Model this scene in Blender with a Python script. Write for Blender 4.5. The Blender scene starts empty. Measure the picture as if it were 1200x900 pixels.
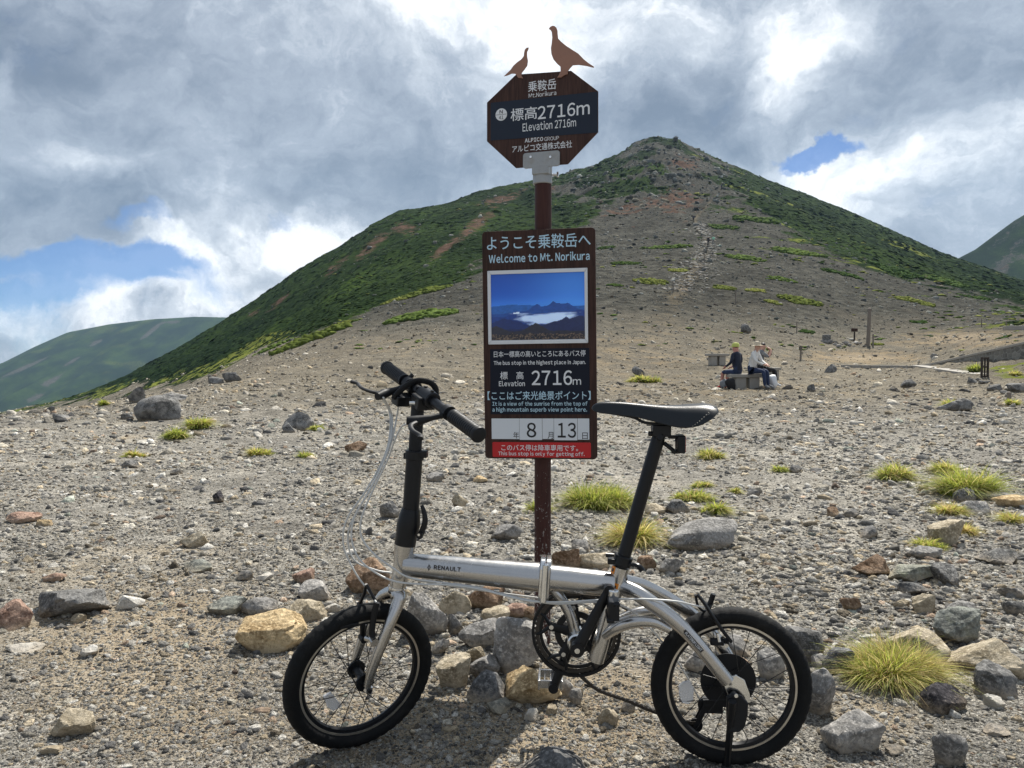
import bpy, bmesh, math, random
import numpy as np
from mathutils import Vector, Matrix
random.seed(7)
rng = np.random.default_rng(11)
sc = bpy.context.scene
COL = sc.collection
PI = math.pi
# ------------------------------------------------------------------ camera
FOC, CH, PIT = 900.0, 1.03, math.radians(2.2)
cam_d = bpy.data.cameras.new("camera")
cam_d.sensor_width = 36.0
cam_d.lens = 36.0 * FOC / 1200.0
cam_d.clip_start = 0.05
cam_d.clip_end = 20000
cam = bpy.data.objects.new("camera", cam_d)
COL.objects.link(cam)
cam.location = (0, 0, CH)
cam.rotation_euler = (math.radians(90) - PIT, 0, 0)
sc.camera = cam
# ------------------------------------------------------------------ light
SUN_EL, SUN_AZ = 54.5, 25.0          # azimuth measured from +Y towards +X
sc.view_settings.view_transform = 'Standard'
sc.view_settings.look = 'None'
sc.view_settings.exposure = 0.60
sc.view_settings.gamma = 1.0
sun_d = bpy.data.lights.new("sun", 'SUN')
sun_d.energy = 5.0
sun_d.angle = math.radians(0.5)
sun_d.color = (1.0, 0.95, 0.87)
sun = bpy.data.objects.new("sun", sun_d)
COL.objects.link(sun)
_e, _a = math.radians(SUN_EL), math.radians(SUN_AZ)
SD = Vector((math.sin(_a) * math.cos(_e), math.cos(_a) * math.cos(_e), math.sin(_e)))
sun.rotation_euler = SD.to_track_quat('Z', 'Y').to_euler()
sun.location = SD * 50


def pix_dir(px, py):
    x = (px - 600) / FOC
    u = (450 - py) / FOC
    v = Vector((x, math.cos(PIT) + u * math.sin(PIT), -math.sin(PIT) + u * math.cos(PIT)))
    return v


# ---- world: physical sky seen through procedural cloud
world = bpy.data.worlds.new("World")
sc.world = world
world.use_nodes = True
WT = world.node_tree
WT.nodes.clear()


class NT:
    """tiny node-tree writer"""
    def __init__(self, t):
        self.t = t

    def n(self, typ, ins=None, **kw):
        nd = self.t.nodes.new(typ)
        for k, v in kw.items():
            setattr(nd, k, v)
        for k, v in (ins or {}).items():
            s = nd.inputs[k]
            if hasattr(v, 'is_output') or isinstance(v, bpy.types.NodeSocket):
                self.t.links.new(v, s)
            else:
                s.default_value = v
        return nd

    def math(self, op, a, b=0.0, c=0.0, clamp=False):
        nd = self.n('ShaderNodeMath', {0: a, 1: b, 2: c}, operation=op)
        nd.use_clamp = clamp
        return nd.outputs[0]

    def vmath(self, op, a, b=(0, 0, 0)):
        nd = self.n('ShaderNodeVectorMath', {0: a, 1: b}, operation=op)
        return nd.outputs['Value'] if op in ('DOT_PRODUCT', 'LENGTH', 'DISTANCE') else nd.outputs[0]

    def mix(self, f, a, b, mode='MIX'):
        nd = self.t.nodes.new('ShaderNodeMix')
        nd.data_type = 'RGBA'
        nd.blend_type = mode
        for i, v in ((0, f), (6, a), (7, b)):
            if isinstance(v, bpy.types.NodeSocket):
                self.t.links.new(v, nd.inputs[i])
            else:
                nd.inputs[i].default_value = (*v, 1) if (i > 0 and len(v) == 3) else v
        return nd.outputs[2]

    def ramp(self, f, stops, interp='LINEAR'):
        nd = self.n('ShaderNodeValToRGB', {0: f})
        r = nd.color_ramp
        r.interpolation = interp
        while len(r.elements) < len(stops):
            r.elements.new(0.5)
        for e, (p, c) in zip(r.elements, stops):
            e.position = p
            e.color = (*c, 1) if hasattr(c, '__len__') else (c, c, c, 1)
        return nd.outputs[0]

    def noise(self, vec, scale, detail=4, rough=.55, dist=0.0, out='Fac'):
        return self.n('ShaderNodeTexNoise', {'Vector': vec, 'Scale': scale, 'Detail': detail, 'Roughness': rough, 'Distortion': dist}).outputs[out]

    def rng(self, v, a, b, c=0.0, d=1.0, smooth=True):
        nd = self.n('ShaderNodeMapRange', {'Value': v, 'From Min': a, 'From Max': b, 'To Min': c, 'To Max': d})
        nd.interpolation_type = 'SMOOTHSTEP' if smooth else 'LINEAR'
        return nd.outputs[0]


W = NT(WT)
tc = W.n('ShaderNodeTexCoord').outputs['Generated']
dirn = W.vmath('NORMALIZE', tc)
sep = W.n('ShaderNodeSeparateXYZ', {0: dirn})
zz = W.math('ADD', W.math('MAXIMUM', sep.outputs[2], 0.0), 0.22)
cp = W.n('ShaderNodeCombineXYZ', {0: W.math('DIVIDE', sep.outputs[0], zz), 1: W.math('DIVIDE', sep.outputs[1], zz), 2: sep.outputs[2]}).outputs[0]
warp = W.n('ShaderNodeTexNoise', {'Vector': dirn, 'Scale': 3.2, 'Detail': 5.0}).outputs['Color']
dw = W.vmath('ADD', dirn, W.vmath('MULTIPLY', W.vmath('SUBTRACT', warp, (.5, .5, .5)), (.30, .16, .22)))
warp2 = W.n('ShaderNodeTexNoise', {'Vector': dirn, 'Scale': 14.0, 'Detail': 6.0, 'Roughness': .62}).outputs['Color']
dw2 = W.vmath('ADD', dw, W.vmath('MULTIPLY', W.vmath('SUBTRACT', warp2, (.5, .5, .5)), (.11, .06, .09)))


def blob(px, py, rx, ry, soft=1.0):
    """1 at the sky direction of a point, fading out at the given half sizes"""
    d = pix_dir(px, py).normalized()
    right = Vector((d.y, -d.x, 0)).normalized()
    up = right.cross(d)
    q = W.vmath('SUBTRACT', dw2, tuple(d))
    a = W.math('DIVIDE', W.vmath('DOT_PRODUCT', q, tuple(right)), rx / 950)
    b = W.math('DIVIDE', W.vmath('DOT_PRODUCT', q, tuple(up)), ry / 950)
    c = W.math('DIVIDE', W.vmath('DOT_PRODUCT', q, tuple(d)), .6)
    r = W.math('SQRT', W.math('ADD', W.math('ADD', W.math('MULTIPLY', a, a), W.math('MULTIPLY', b, b)), W.math('MULTIPLY', c, c)))
    return W.rng(r, 1.25, .35)


def addall(l):
    s = l[0]
    for k in l[1:]:
        s = W.math('ADD', s, k)
    return s


n1 = W.noise(cp, 1.05, 7, .56, .25)
n2 = W.noise(dw, 6.0, 9, .62, .15)
n4 = W.noise(W.vmath('MULTIPLY', dw2, (1, 1, 1.5)), 15.0, 8, .62, .3)
n3 = W.noise(W.vmath('MULTIPLY', dirn, (1, 1, 1.6)), 2.3, 6, .55)
bright = addall([W.math('MULTIPLY', blob(px, py, rx, ry), k) for px, py, rx, ry, k in (
    (520, 10, 90, 50, .6), (690, 45, 120, 80, .72), (585, 120, 60, 60, .3), (905, 110, 60, 70, .45), (960, 30, 80, 50, .4), (960, 235, 130, 50, .5),
    (140, 150, 130, 60, .22), (390, 285, 90, 45, .8), (150, 350, 150, 40, .5), (60, 390, 100, 35, .5), (270, 345, 110, 45, .4), (215, 300, 60, 30, .5), (1130, 150, 90, 60, .3),
    (5, 70, 40, 40, .4), (1040, 250, 120, 60, .35))])
dark = addall([W.math('MULTIPLY', blob(px, py, rx, ry), k) for px, py, rx, ry, k in (
    (120, 60, 240, 80, .17), (330, 200, 280, 70, .14), (50, 250, 190, 60, .26), (820, 150, 110, 80, .26), (300, 235, 220, 40, .10), (1150, 70, 110, 80, .14), (700, 120, 60, 60, .05))])
val = W.math('ADD', W.math('MULTIPLY', W.math('SUBTRACT', n1, .5), .7), W.math('MULTIPLY', W.math('SUBTRACT', n2, .5), 1.25))
val = W.math('ADD', val, W.math('MULTIPLY', W.math('SUBTRACT', n4, .5), .9))
val = W.math('ADD', val, W.math('MULTIPLY', W.math('SUBTRACT', n3, .5), .5))
val = W.math('ADD', W.math('ADD', val, .475), W.math('SUBTRACT', W.math('MULTIPLY', bright, .60), dark))
cloud = W.ramp(val, [(0.0, (1.8, 2.25, 3.05)), (.25, (2.85, 3.35, 4.2)), (.5, (4.3, 4.85, 5.75)), (.72, (6.8, 7.35, 8.1)), (.95, (11.3, 11.5, 11.8))])
gap = addall([W.math('MULTIPLY', blob(px, py, rx, ry), k) for px, py, rx, ry, k in (
    (988, 185, 58, 14, 1.25), (955, 203, 26, 10, .8), (95, 320, 160, 26, 1.05), (180, 272, 60, 15, .7), (350, 262, 100, 22, .35), (10, 400, 90, 50, .6), (70, 350, 190, 45, .35), (380, 252, 30, 12, .2), (230, 345, 120, 25, .5), (110, 362, 130, 18, .45))])
gapf = W.rng(W.math('ADD', gap, W.math('MULTIPLY', W.math('SUBTRACT', .5, n2), 2.2)), .22, 1.10, 0, .88)
sky = W.n('ShaderNodeTexSky', sky_type='NISHITA')
sky.sun_disc = False
sky.sun_elevation = math.radians(SUN_EL)
sky.sun_rotation = math.radians(SUN_AZ)
sky.altitude = 2700
sky.air_density = 1.0
sky.dust_density = .1
sky.ozone_density = 5.0
blue = W.mix(1.0, sky.outputs[0], (.50, .70, .95), 'MULTIPLY')
col = W.mix(gapf, cloud, blue)
# below the horizon: plain ground-coloured haze so that nothing glows from underneath
col = W.mix(W.rng(sep.outputs[2], -.02, -.12), col, (2.2, 2.2, 2.1))
bg = W.n('ShaderNodeBackground', {0: col, 1: 0.067})
wo = W.n('ShaderNodeOutputWorld')
WT.links.new(bg.outputs[0], wo.inputs[0])

# ------------------------------------------------------------------ helpers
def tag(o, label=None, cat=None, group=None, kind=None):
    if label and len(label.split()) > 16: print('LONG', label)
    if label: o['label'] = label
    if cat: o['category'] = cat
    if group: o['group'] = group
    if kind: o['kind'] = kind
    return o


def empty(name, loc=(0, 0, 0), label=None, cat=None, group=None, parent=None):
    o = bpy.data.objects.new(name, None)
    o.empty_display_size = .1
    COL.objects.link(o)
    o.location = loc
    if parent:
        o.parent = parent
        o.matrix_parent_inverse = Matrix.Translation(-Vector(parent_world(parent)))
    return tag(o, label, cat, group)


def parent_world(o):
    v = Vector(o.location)
    p = o.parent
    # every parent here is unrotated; children are built in world coordinates
    return v


class MB:
    """mesh builder in world coordinates"""
    def __init__(self):
        self.v = []; self.f = []; self.m = []; self.mi = 0

    def add(self, vs, fs):
        o = len(self.v)
        self.v.extend([tuple(p) for p in vs])
        for f in fs:
            self.f.append(tuple(i + o for i in f))
            self.m.append(self.mi)
        return self

    def box(self, c, size, axes=None):
        ax = axes or (Vector((1, 0, 0)), Vector((0, 1, 0)), Vector((0, 0, 1)))
        c = Vector(c); vs = []
        for sx in (-1, 1):
            for sy in (-1, 1):
                for sz in (-1, 1):
                    vs.append(c + ax[0] * sx * size[0] / 2 + ax[1] * sy * size[1] / 2 + ax[2] * sz * size[2] / 2)
        fs = [(0, 1, 3, 2), (4, 6, 7, 5), (0, 4, 5, 1), (2, 3, 7, 6), (0, 2, 6, 4), (1, 5, 7, 3)]
        return self.add(vs, fs)

    def tube(self, pts, rad, n=12, closed=False, caps=True, flat=None, flat_dir=None):
        pts = [Vector(p) for p in pts]
        m = len(pts)
        rads = list(rad) if hasattr(rad, '__len__') else [rad] * m
        tans = []
        for i in range(m):
            if closed:
                t = pts[(i + 1) % m] - pts[(i - 1) % m]
            else:
                t = pts[min(i + 1, m - 1)] - pts[max(i - 1, 0)]
            tans.append(t.normalized())
        up = Vector(flat_dir) if flat_dir is not None else Vector((0, 0, 1))
        if flat_dir is None and abs(tans[0].dot(up)) > .9: up = Vector((0, 1, 0))
        vs = []; nrm = up
        for i in range(m):
            nrm = nrm - tans[i] * nrm.dot(tans[i])
            if nrm.length < 1e-6: nrm = tans[i].orthogonal()
            nrm.normalize()
            b = tans[i].cross(nrm)
            fl = flat or 1.0
            for k in range(n):
                a = 2 * PI * k / n
                vs.append(pts[i] + nrm * math.cos(a) * rads[i] * fl + b * math.sin(a) * rads[i])
        fs = []
        mm = m if closed else m - 1
        for i in range(mm):
            j = (i + 1) % m
            for k in range(n):
                l = (k + 1) % n
                fs.append((i * n + k, i * n + l, j * n + l, j * n + k))
        if caps and not closed:
            fs.append(tuple(range(n - 1, -1, -1)))
            fs.append(tuple((m - 1) * n + k for k in range(n)))
        return self.add(vs, fs)

    def disc_prism(self, outline, c, s, t, nrm, depth):
        """outline [(a,b)] in plane axes s,t about c, extruded depth along nrm"""
        n = len(outline)
        c = Vector(c)
        top = [c + s * a + t * b + nrm * depth for a, b in outline]
        bot = [c + s * a + t * b for a, b in outline]
        fs = [tuple(range(n)), tuple(range(2 * n - 1, n - 1, -1))]
        for i in range(n):
            j = (i + 1) % n
            fs.append((i, n + i, n + j, j))
        return self.add(top + bot, fs)

    def ring(self, c, nrm, r0, r1, depth, n=64, u=None):
        """flat annulus plate with thickness"""
        c = Vector(c); nrm = Vector(nrm).normalized()
        u = (Vector(u) if u else nrm.orthogonal()); u = (u - nrm * u.dot(nrm)).normalized(); w = nrm.cross(u)
        vs = []
        for k in range(n):
            a = 2 * PI * k / n
            d = u * math.cos(a) + w * math.sin(a)
            vs += [c + d * r0 - nrm * depth / 2, c + d * r1 - nrm * depth / 2, c + d * r1 + nrm * depth / 2, c + d * r0 + nrm * depth / 2]
        fs = []
        for k in range(n):
            j = (k + 1) % n
            for q in range(4):
                p = (q + 1) % 4
                fs.append((k * 4 + q, k * 4 + p, j * 4 + p, j * 4 + q))
        return self.add(vs, fs)

    def build(self, name, mats, parent=None, smooth=40, bevel=None, label=None):
        me = bpy.data.meshes.new(name)
        me.from_pydata([tuple(p) for p in self.v], [], self.f)
        for m in (mats if isinstance(mats, (list, tuple)) else [mats]):
            me.materials.append(m)
        if any(self.m):
            me.polygons.foreach_set('material_index', self.m)
        bm = bmesh.new(); bm.from_mesh(me)
        bmesh.ops.recalc_face_normals(bm, faces=bm.faces)
        bm.to_mesh(me); bm.free()
        return link(name, me, parent, smooth, bevel, label)


def link(name, me, parent=None, smooth=40, bevel=None, label=None):
    if smooth:
        me.polygons.foreach_set('use_smooth', [True] * len(me.polygons))
        me.set_sharp_from_angle(angle=math.radians(smooth))
    o = bpy.data.objects.new(name, me)
    COL.objects.link(o)
    if parent:
        o.parent = parent
        o.matrix_parent_inverse = Matrix.Translation(-total_loc(parent))
    if bevel:
        b = o.modifiers.new('bevel', 'BEVEL'); b.width = bevel; b.segments = 2; b.limit_method = 'ANGLE'
    if label: o['label'] = label
    return o


def total_loc(o):
    # parents are unrotated empties/meshes; meshes carry a zero world transform, empties their location
    return Vector(o.get('_w', tuple(o.location)))


def smooth_path(pts, n=8):
    """Catmull-Rom through points"""
    P = [Vector(p) for p in pts]
    P = [P[0] * 2 - P[1]] + P + [P[-1] * 2 - P[-2]]
    out = []
    for i in range(1, len(P) - 2):
        for k in range(n):
            t = k / n
            a, b, c, d = P[i - 1], P[i], P[i + 1], P[i + 2]
            out.append(.5 * ((2 * b) + (c - a) * t + (2 * a - 5 * b + 4 * c - d) * t * t + (3 * b - a - 3 * c + d) * t ** 3))
    out.append(P[-2])
    return out


def lerp_list(vals, n):
    x = np.linspace(0, len(vals) - 1, n)
    return list(np.interp(x, range(len(vals)), vals))


# ------------------------------------------------------------------ materials
def material(name):
    m = bpy.data.materials.new(name)
    m.use_nodes = True
    t = m.node_tree
    t.nodes.clear()
    N = NT(t)
    out = N.n('ShaderNodeOutputMaterial')
    b = N.n('ShaderNodeBsdfPrincipled')
    t.links.new(b.outputs[0], out.inputs[0])
    return m, N, b


def setin(N, b, **k):
    names = {'base': 'Base Color', 'rough': 'Roughness', 'metal': 'Metallic', 'normal': 'Normal', 'spec': 'Specular IOR Level', 'coat': 'Coat Weight', 'trans': 'Transmission Weight', 'alpha': 'Alpha', 'sheen': 'Sheen Weight', 'sub': 'Subsurface Weight'}
    for q, v in k.items():
        s = b.inputs[names[q]]
        if isinstance(v, bpy.types.NodeSocket):
            N.t.links.new(v, s)
        else:
            s.default_value = (*v, 1) if (hasattr(v, '__len__') and len(v) == 3 and s.type == 'RGBA') else v


def bump(N, h, strength=.5, dist=.01, normal=None):
    ins = {'Height': h, 'Strength': strength, 'Distance': dist}
    if normal: ins['Normal'] = normal
    return N.n('ShaderNodeBump', ins).outputs[0]


def simple(name, c, rough=.5, metal=0.0, var=.12, scale=60, bmp=.15, spec=.5, coat=0.0, dirt=None):
    """procedural: colour with fine variation, worn roughness, small relief"""
    m, N, b = material(name)
    co = N.n('ShaderNodeTexCoord').outputs['Object']
    nz = N.noise(co, scale, 5, .6)
    lo = tuple(x * (1 - var) for x in c); hi = tuple(min(1, x * (1 + var)) for x in c)
    colr = N.mix(nz, lo, hi)
    if dirt:
        d = N.rng(N.noise(co, scale * .35, 6, .65), .5, .72, 0, dirt)
        colr = N.mix(d, colr, (.28, .24, .19))
    setin(N, b, base=colr, rough=N.rng(nz, .2, .8, rough * .85, min(1, rough * 1.15)), metal=metal, spec=spec, coat=coat, normal=bump(N, nz, bmp, .0006))
    return m


M = {}
M['alu'] = simple('brushed_silver_aluminium', (.50, .49, .475), .25, 1.0, .06, 45, .08, dirt=.05)
M['alu_bright'] = simple('polished_aluminium', (.72, .72, .71), .18, 1.0, .05, 60, .05)
M['rimsteel'] = simple('rim_brake_track_aluminium', (.58, .54, .47), .38, .9, .12, 80, .1, dirt=.3)
M['black'] = simple('black_anodised_metal', (.008, .009, .011), .34, 0.0, .2, 60, .08, spec=.28)
M['blackmatte'] = simple('black_plastic', (.010, .011, .013), .5, 0, .25, 120, .25, spec=.25)
M['cable'] = simple('pale_grey_cable_housing', (.55, .55, .53), .35, 0, .08, 60, .05)
M['steel'] = simple('dark_chain_steel', (.06, .055, .05), .42, .8, .3, 200, .2)
M['reflw'] = simple('clear_reflector', (.85, .86, .88), .15, 0, .05, 300, .5)
M['reflr'] = simple('red_reflector', (.35, .01, .012), .15, 0, .2, 300, .5)
M['orange'] = simple('orange_sticker', (.75, .24, .02), .4, 0, .1, 200, .05)
M['white_print'] = simple('white_print', (.72, .74, .76), .5, 0, .03, 50, .02)
M['blue_print'] = simple('pale_blue_print', (.46, .66, .78), .5, 0, .03, 50, .02)
M['black_print'] = simple('black_print', (.01, .01, .012), .5, 0, .1, 50, .02)
M['navy_panel'] = simple('dark_blue_black_panel', (.008, .011, .022), .45, 0, .15, 12, .04, spec=.2)
M['oct_panel'] = simple('slate_blue_panel', (.020, .028, .045), .5, 0, .1, 12, .04, spec=.2)
M['date_white'] = simple('white_card', (.66, .70, .74), .45, 0, .04, 8, .02)
M['sign_red'] = simple('red_panel', (.50, .008, .012), .4, 0, .08, 10, .03)
M['frame_white'] = simple('off_white_frame', (.68, .70, .72), .35, .2, .05, 30, .05)
M['galv'] = simple('galvanised_grey_metal', (.34, .35, .35), .5, .6, .18, 90, .3, dirt=.35)
M['bird'] = simple('reddish_brown_plate', (.30, .155, .105), .55, 0, .15, 40, .1)
M['concrete'] = simple('weathered_concrete', (.33, .31, .275), .9, 0, .25, 6, .6, dirt=.3)
M['oldwood'] = simple('grey_weathered_wood', (.20, .17, .14), .85, 0, .3, 10, .5)
M['darkwood'] = simple('dark_brown_wood', (.045, .032, .025), .8, 0, .3, 12, .4)
M['skin'] = simple('skin', (.52, .30, .22), .55, 0, .06, 30, .05)
M['skin2'] = simple('sunburnt_skin', (.50, .24, .19), .55, 0, .06, 30, .05)
M['navy'] = simple('navy_cloth', (.012, .018, .038), .85, 0, .2, 20, .3)
M['navy2'] = simple('dark_blue_denim', (.02, .035, .085), .85, 0, .2, 20, .3)
M['whitecloth'] = simple('white_cloth', (.72, .72, .70), .85, 0, .05, 12, .3)
M['blackcloth'] = simple('black_cloth', (.015, .015, .018), .85, 0, .2, 20, .3)
M['mint'] = simple('mint_green_cloth', (.30, .62, .42), .8, 0, .06, 20, .2)
M['redcloth'] = simple('red_shoe_fabric', (.42, .02, .02), .7, 0, .1, 30, .2)
M['limecap'] = simple('yellow_green_cap_cloth', (.50, .55, .14), .8, 0, .1, 30, .2)
M['beige'] = simple('beige_hat_straw', (.55, .48, .36), .85, 0, .12, 60, .3)
M['hair'] = simple('black_hair', (.012, .009, .007), .5, 0, .2, 60, .2)
M['greycloth'] = simple('grey_cloth', (.18, .19, .20), .85, 0, .12, 20, .2)
M['bagwhite'] = simple('white_plastic_bag', (.72, .74, .76), .5, 0, .05, 25, .6)


def mk_brushed():
    m, N, b = M['alu'], NT(M['alu'].node_tree), [n for n in M['alu'].node_tree.nodes if n.type == 'BSDF_PRINCIPLED'][0]
    return m


def mk_tyre():
    m, N, b = material('tyre_rubber')
    co = N.n('ShaderNodeTexCoord').outputs['Object']
    v = N.n('ShaderNodeTexVoronoi', {'Vector': co, 'Scale': 170.0}, feature='DISTANCE_TO_EDGE').outputs['Distance']
    d = N.rng(N.noise(co, 18, 6, .65), .5, .75, 0, .5)
    col = N.mix(d, (.007, .0075, .008), (.034, .032, .028))
    setin(N, b, base=col, rough=.75, spec=.2, normal=bump(N, N.rng(v, 0, .12), .35, .0012))
    return m


M['tyre'] = mk_tyre()


def mk_woodgrain(name, dark, light, chips=0.0):
    m, N, b = material(name)
    co = N.n('ShaderNodeTexCoord').outputs['Object']
    st = N.vmath('MULTIPLY', co, (1, 1, .06))
    g = N.noise(st, 150, 6, .65, .4)
    g2 = N.noise(N.vmath('MULTIPLY', co, (1, 1, .2)), 22, 3, .5)
    f = N.math('ADD', N.math('MULTIPLY', g, .7), N.math('MULTIPLY', g2, .3))
    col = N.mix(N.rng(f, .35, .68), dark, light)
    h = g
    if chips:
        ch = N.noise(N.vmath('MULTIPLY', co, (1, 1, .6)), 120, 4, .75)
        sz = N.n('ShaderNodeSeparateXYZ', {0: co}).outputs[2]
        # paint scoured off by blown grit: more wear low on the post
        thr = N.rng(sz, .1, .95, .56, .72, False)
        cf = N.math('GREATER_THAN', ch, thr)
        col = N.mix(cf, col, (.42, .40, .38))
        h = N.math('SUBTRACT', g, cf)
    setin(N, b, base=col, rough=.6, normal=bump(N, h, .15, .0006), spec=.25)
    return m


M['signwood'] = mk_woodgrain('dark_red_brown_wood_print', (.026, .012, .009), (.064, .031, .023))
M['octwood'] = mk_woodgrain('red_brown_sign_face', (.036, .017, .013), (.074, .037, .028))
M['post'] = mk_woodgrain('maroon_paint_worn', (.040, .014, .012), (.062, .024, .019), chips=1)


def mk_rock(name, c, c2, scale=9.0, bmpd=.012, lichen=0.0, random_val=False):
    m, N, b = material(name)
    co = N.n('ShaderNodeTexCoord').outputs['Object']
    n = N.noise(co, scale, 9, .62, .2)
    fine = N.noise(co, scale * 9, 8, .78)
    col = N.mix(N.rng(n, .38, .62), tuple(x * .82 for x in c), tuple(min(1, x * 1.12) for x in c2))
    col = N.mix(N.rng(fine, .50, .64, 0, .8), col, tuple(min(1, x * 1.7 + .03) for x in c2))
    col = N.mix(N.rng(fine, .46, .34, 0, .8), col, tuple(x * .45 for x in c))
    if lichen:
        l = N.rng(N.noise(co, scale * 2.5, 5, .6), .54, .64, 0, lichen)
        col = N.mix(l, col, (.30, .31, .22))
    # soil dusted over the foot and into hollows
    oz = N.n('ShaderNodeSeparateXYZ', {0: co}).outputs[2]
    du = N.rng(N.math('SUBTRACT', N.math('MULTIPLY', N.math('SUBTRACT', fine, .42), .12), oz), -.035, .02, 0, .75)
    col = N.mix(du, col, (.36, .29, .20))
    pit = N.n('ShaderNodeTexVoronoi', {'Vector': N.vmath('ADD', co, N.vmath('MULTIPLY', N.n('ShaderNodeTexNoise', {'Vector': co, 'Scale': scale * 3}).outputs['Color'], (.04, .04, .04))), 'Scale': scale * 6}).outputs['Distance']
    col = N.mix(N.rng(pit, .18, .05, 0, .35), col, tuple(x * .45 for x in c))
    h = N.math('ADD', N.math('ADD', N.math('MULTIPLY', n, 1.0), N.math('MULTIPLY', fine, .45)), N.math('MULTIPLY', pit, .25))
    setin(N, b, base=col, rough=.95, spec=.12, normal=bump(N, h, .95, bmpd * 1.5))
    return m


ROCK = {
    'grey': mk_rock('grey_andesite', (.17, .165, .155), (.29, .28, .265)),
    'lgrey': mk_rock('pale_grey_andesite', (.26, .25, .235), (.41, .39, .36)),
    'dgrey': mk_rock('dark_grey_andesite', (.10, .099, .095), (.215, .21, .20)),
    'black': mk_rock('black_basalt', (.028, .027, .03), (.065, .06, .065)),
    'tan': mk_rock('tan_rock', (.30, .25, .17), (.46, .40, .30)),
    'ochre': mk_rock('ochre_rock', (.32, .22, .11), (.54, .42, .25)),
    'brown': mk_rock('brown_rock', (.16, .10, .06), (.27, .19, .13)),
    'red': mk_rock('reddish_rock', (.22, .135, .10), (.36, .25, .195)),
    'green': mk_rock('greenish_rock', (.15, .155, .14), (.26, .27, .24), lichen=.3),
    'white': mk_rock('whitish_rock', (.48, .46, .41), (.68, .66, .60)),
    'lichen': mk_rock('lichen_speckled_rock', (.15, .155, .13), (.30, .30, .25), lichen=.6),
    'slate': mk_rock('slate_dark_rock', (.085, .086, .087), (.19, .19, .188)),
}


def mk_gravel():
    m, N, b = material('mixed_volcanic_gravel')
    r = N.n('ShaderNodeObjectInfo').outputs['Random']
    r2 = N.math('FRACT', N.math('MULTIPLY', r, 37.31))
    c1 = N.ramp(r, [(0, (.09, .09, .09)), (.12, (.19, .185, .178)), (.30, (.30, .288, .262)), (.56, (.44, .415, .37)), (.76, (.58, .55, .485)), (.94, (.78, .75, .68))], 'LINEAR')
    c2 = N.ramp(r2, [(0, (1, 1, 1)), (.60, (1.0, .97, .90)), (.80, (1.02, .90, .72)), (.95, (1.0, .80, .66)), (.985, (.88, .98, .93))], 'CONSTANT')
    co = N.n('ShaderNodeTexCoord').outputs['Object']
    n = N.noise(co, 2.6, 6, .65)
    col = N.mix(1.0, N.mix(1.0, c1, c2, 'MULTIPLY'), N.mix(N.rng(n, .3, .7), (.66, .66, .66), (1.25, 1.25, 1.25)), 'MULTIPLY')
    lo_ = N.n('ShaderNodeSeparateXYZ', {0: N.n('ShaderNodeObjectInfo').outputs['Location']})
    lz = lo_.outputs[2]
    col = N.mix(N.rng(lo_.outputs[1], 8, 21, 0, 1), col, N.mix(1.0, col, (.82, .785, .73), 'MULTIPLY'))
    col = N.mix(N.rng(lz, .2, 4.0, 0, 1), col, N.mix(1.0, col, (.40, .45, .50), 'MULTIPLY'))  # stones lying higher get the same cloud shade painted in
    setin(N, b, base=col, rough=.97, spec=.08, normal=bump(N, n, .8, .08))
    return m


M['gravel'] = mk_gravel()


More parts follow.
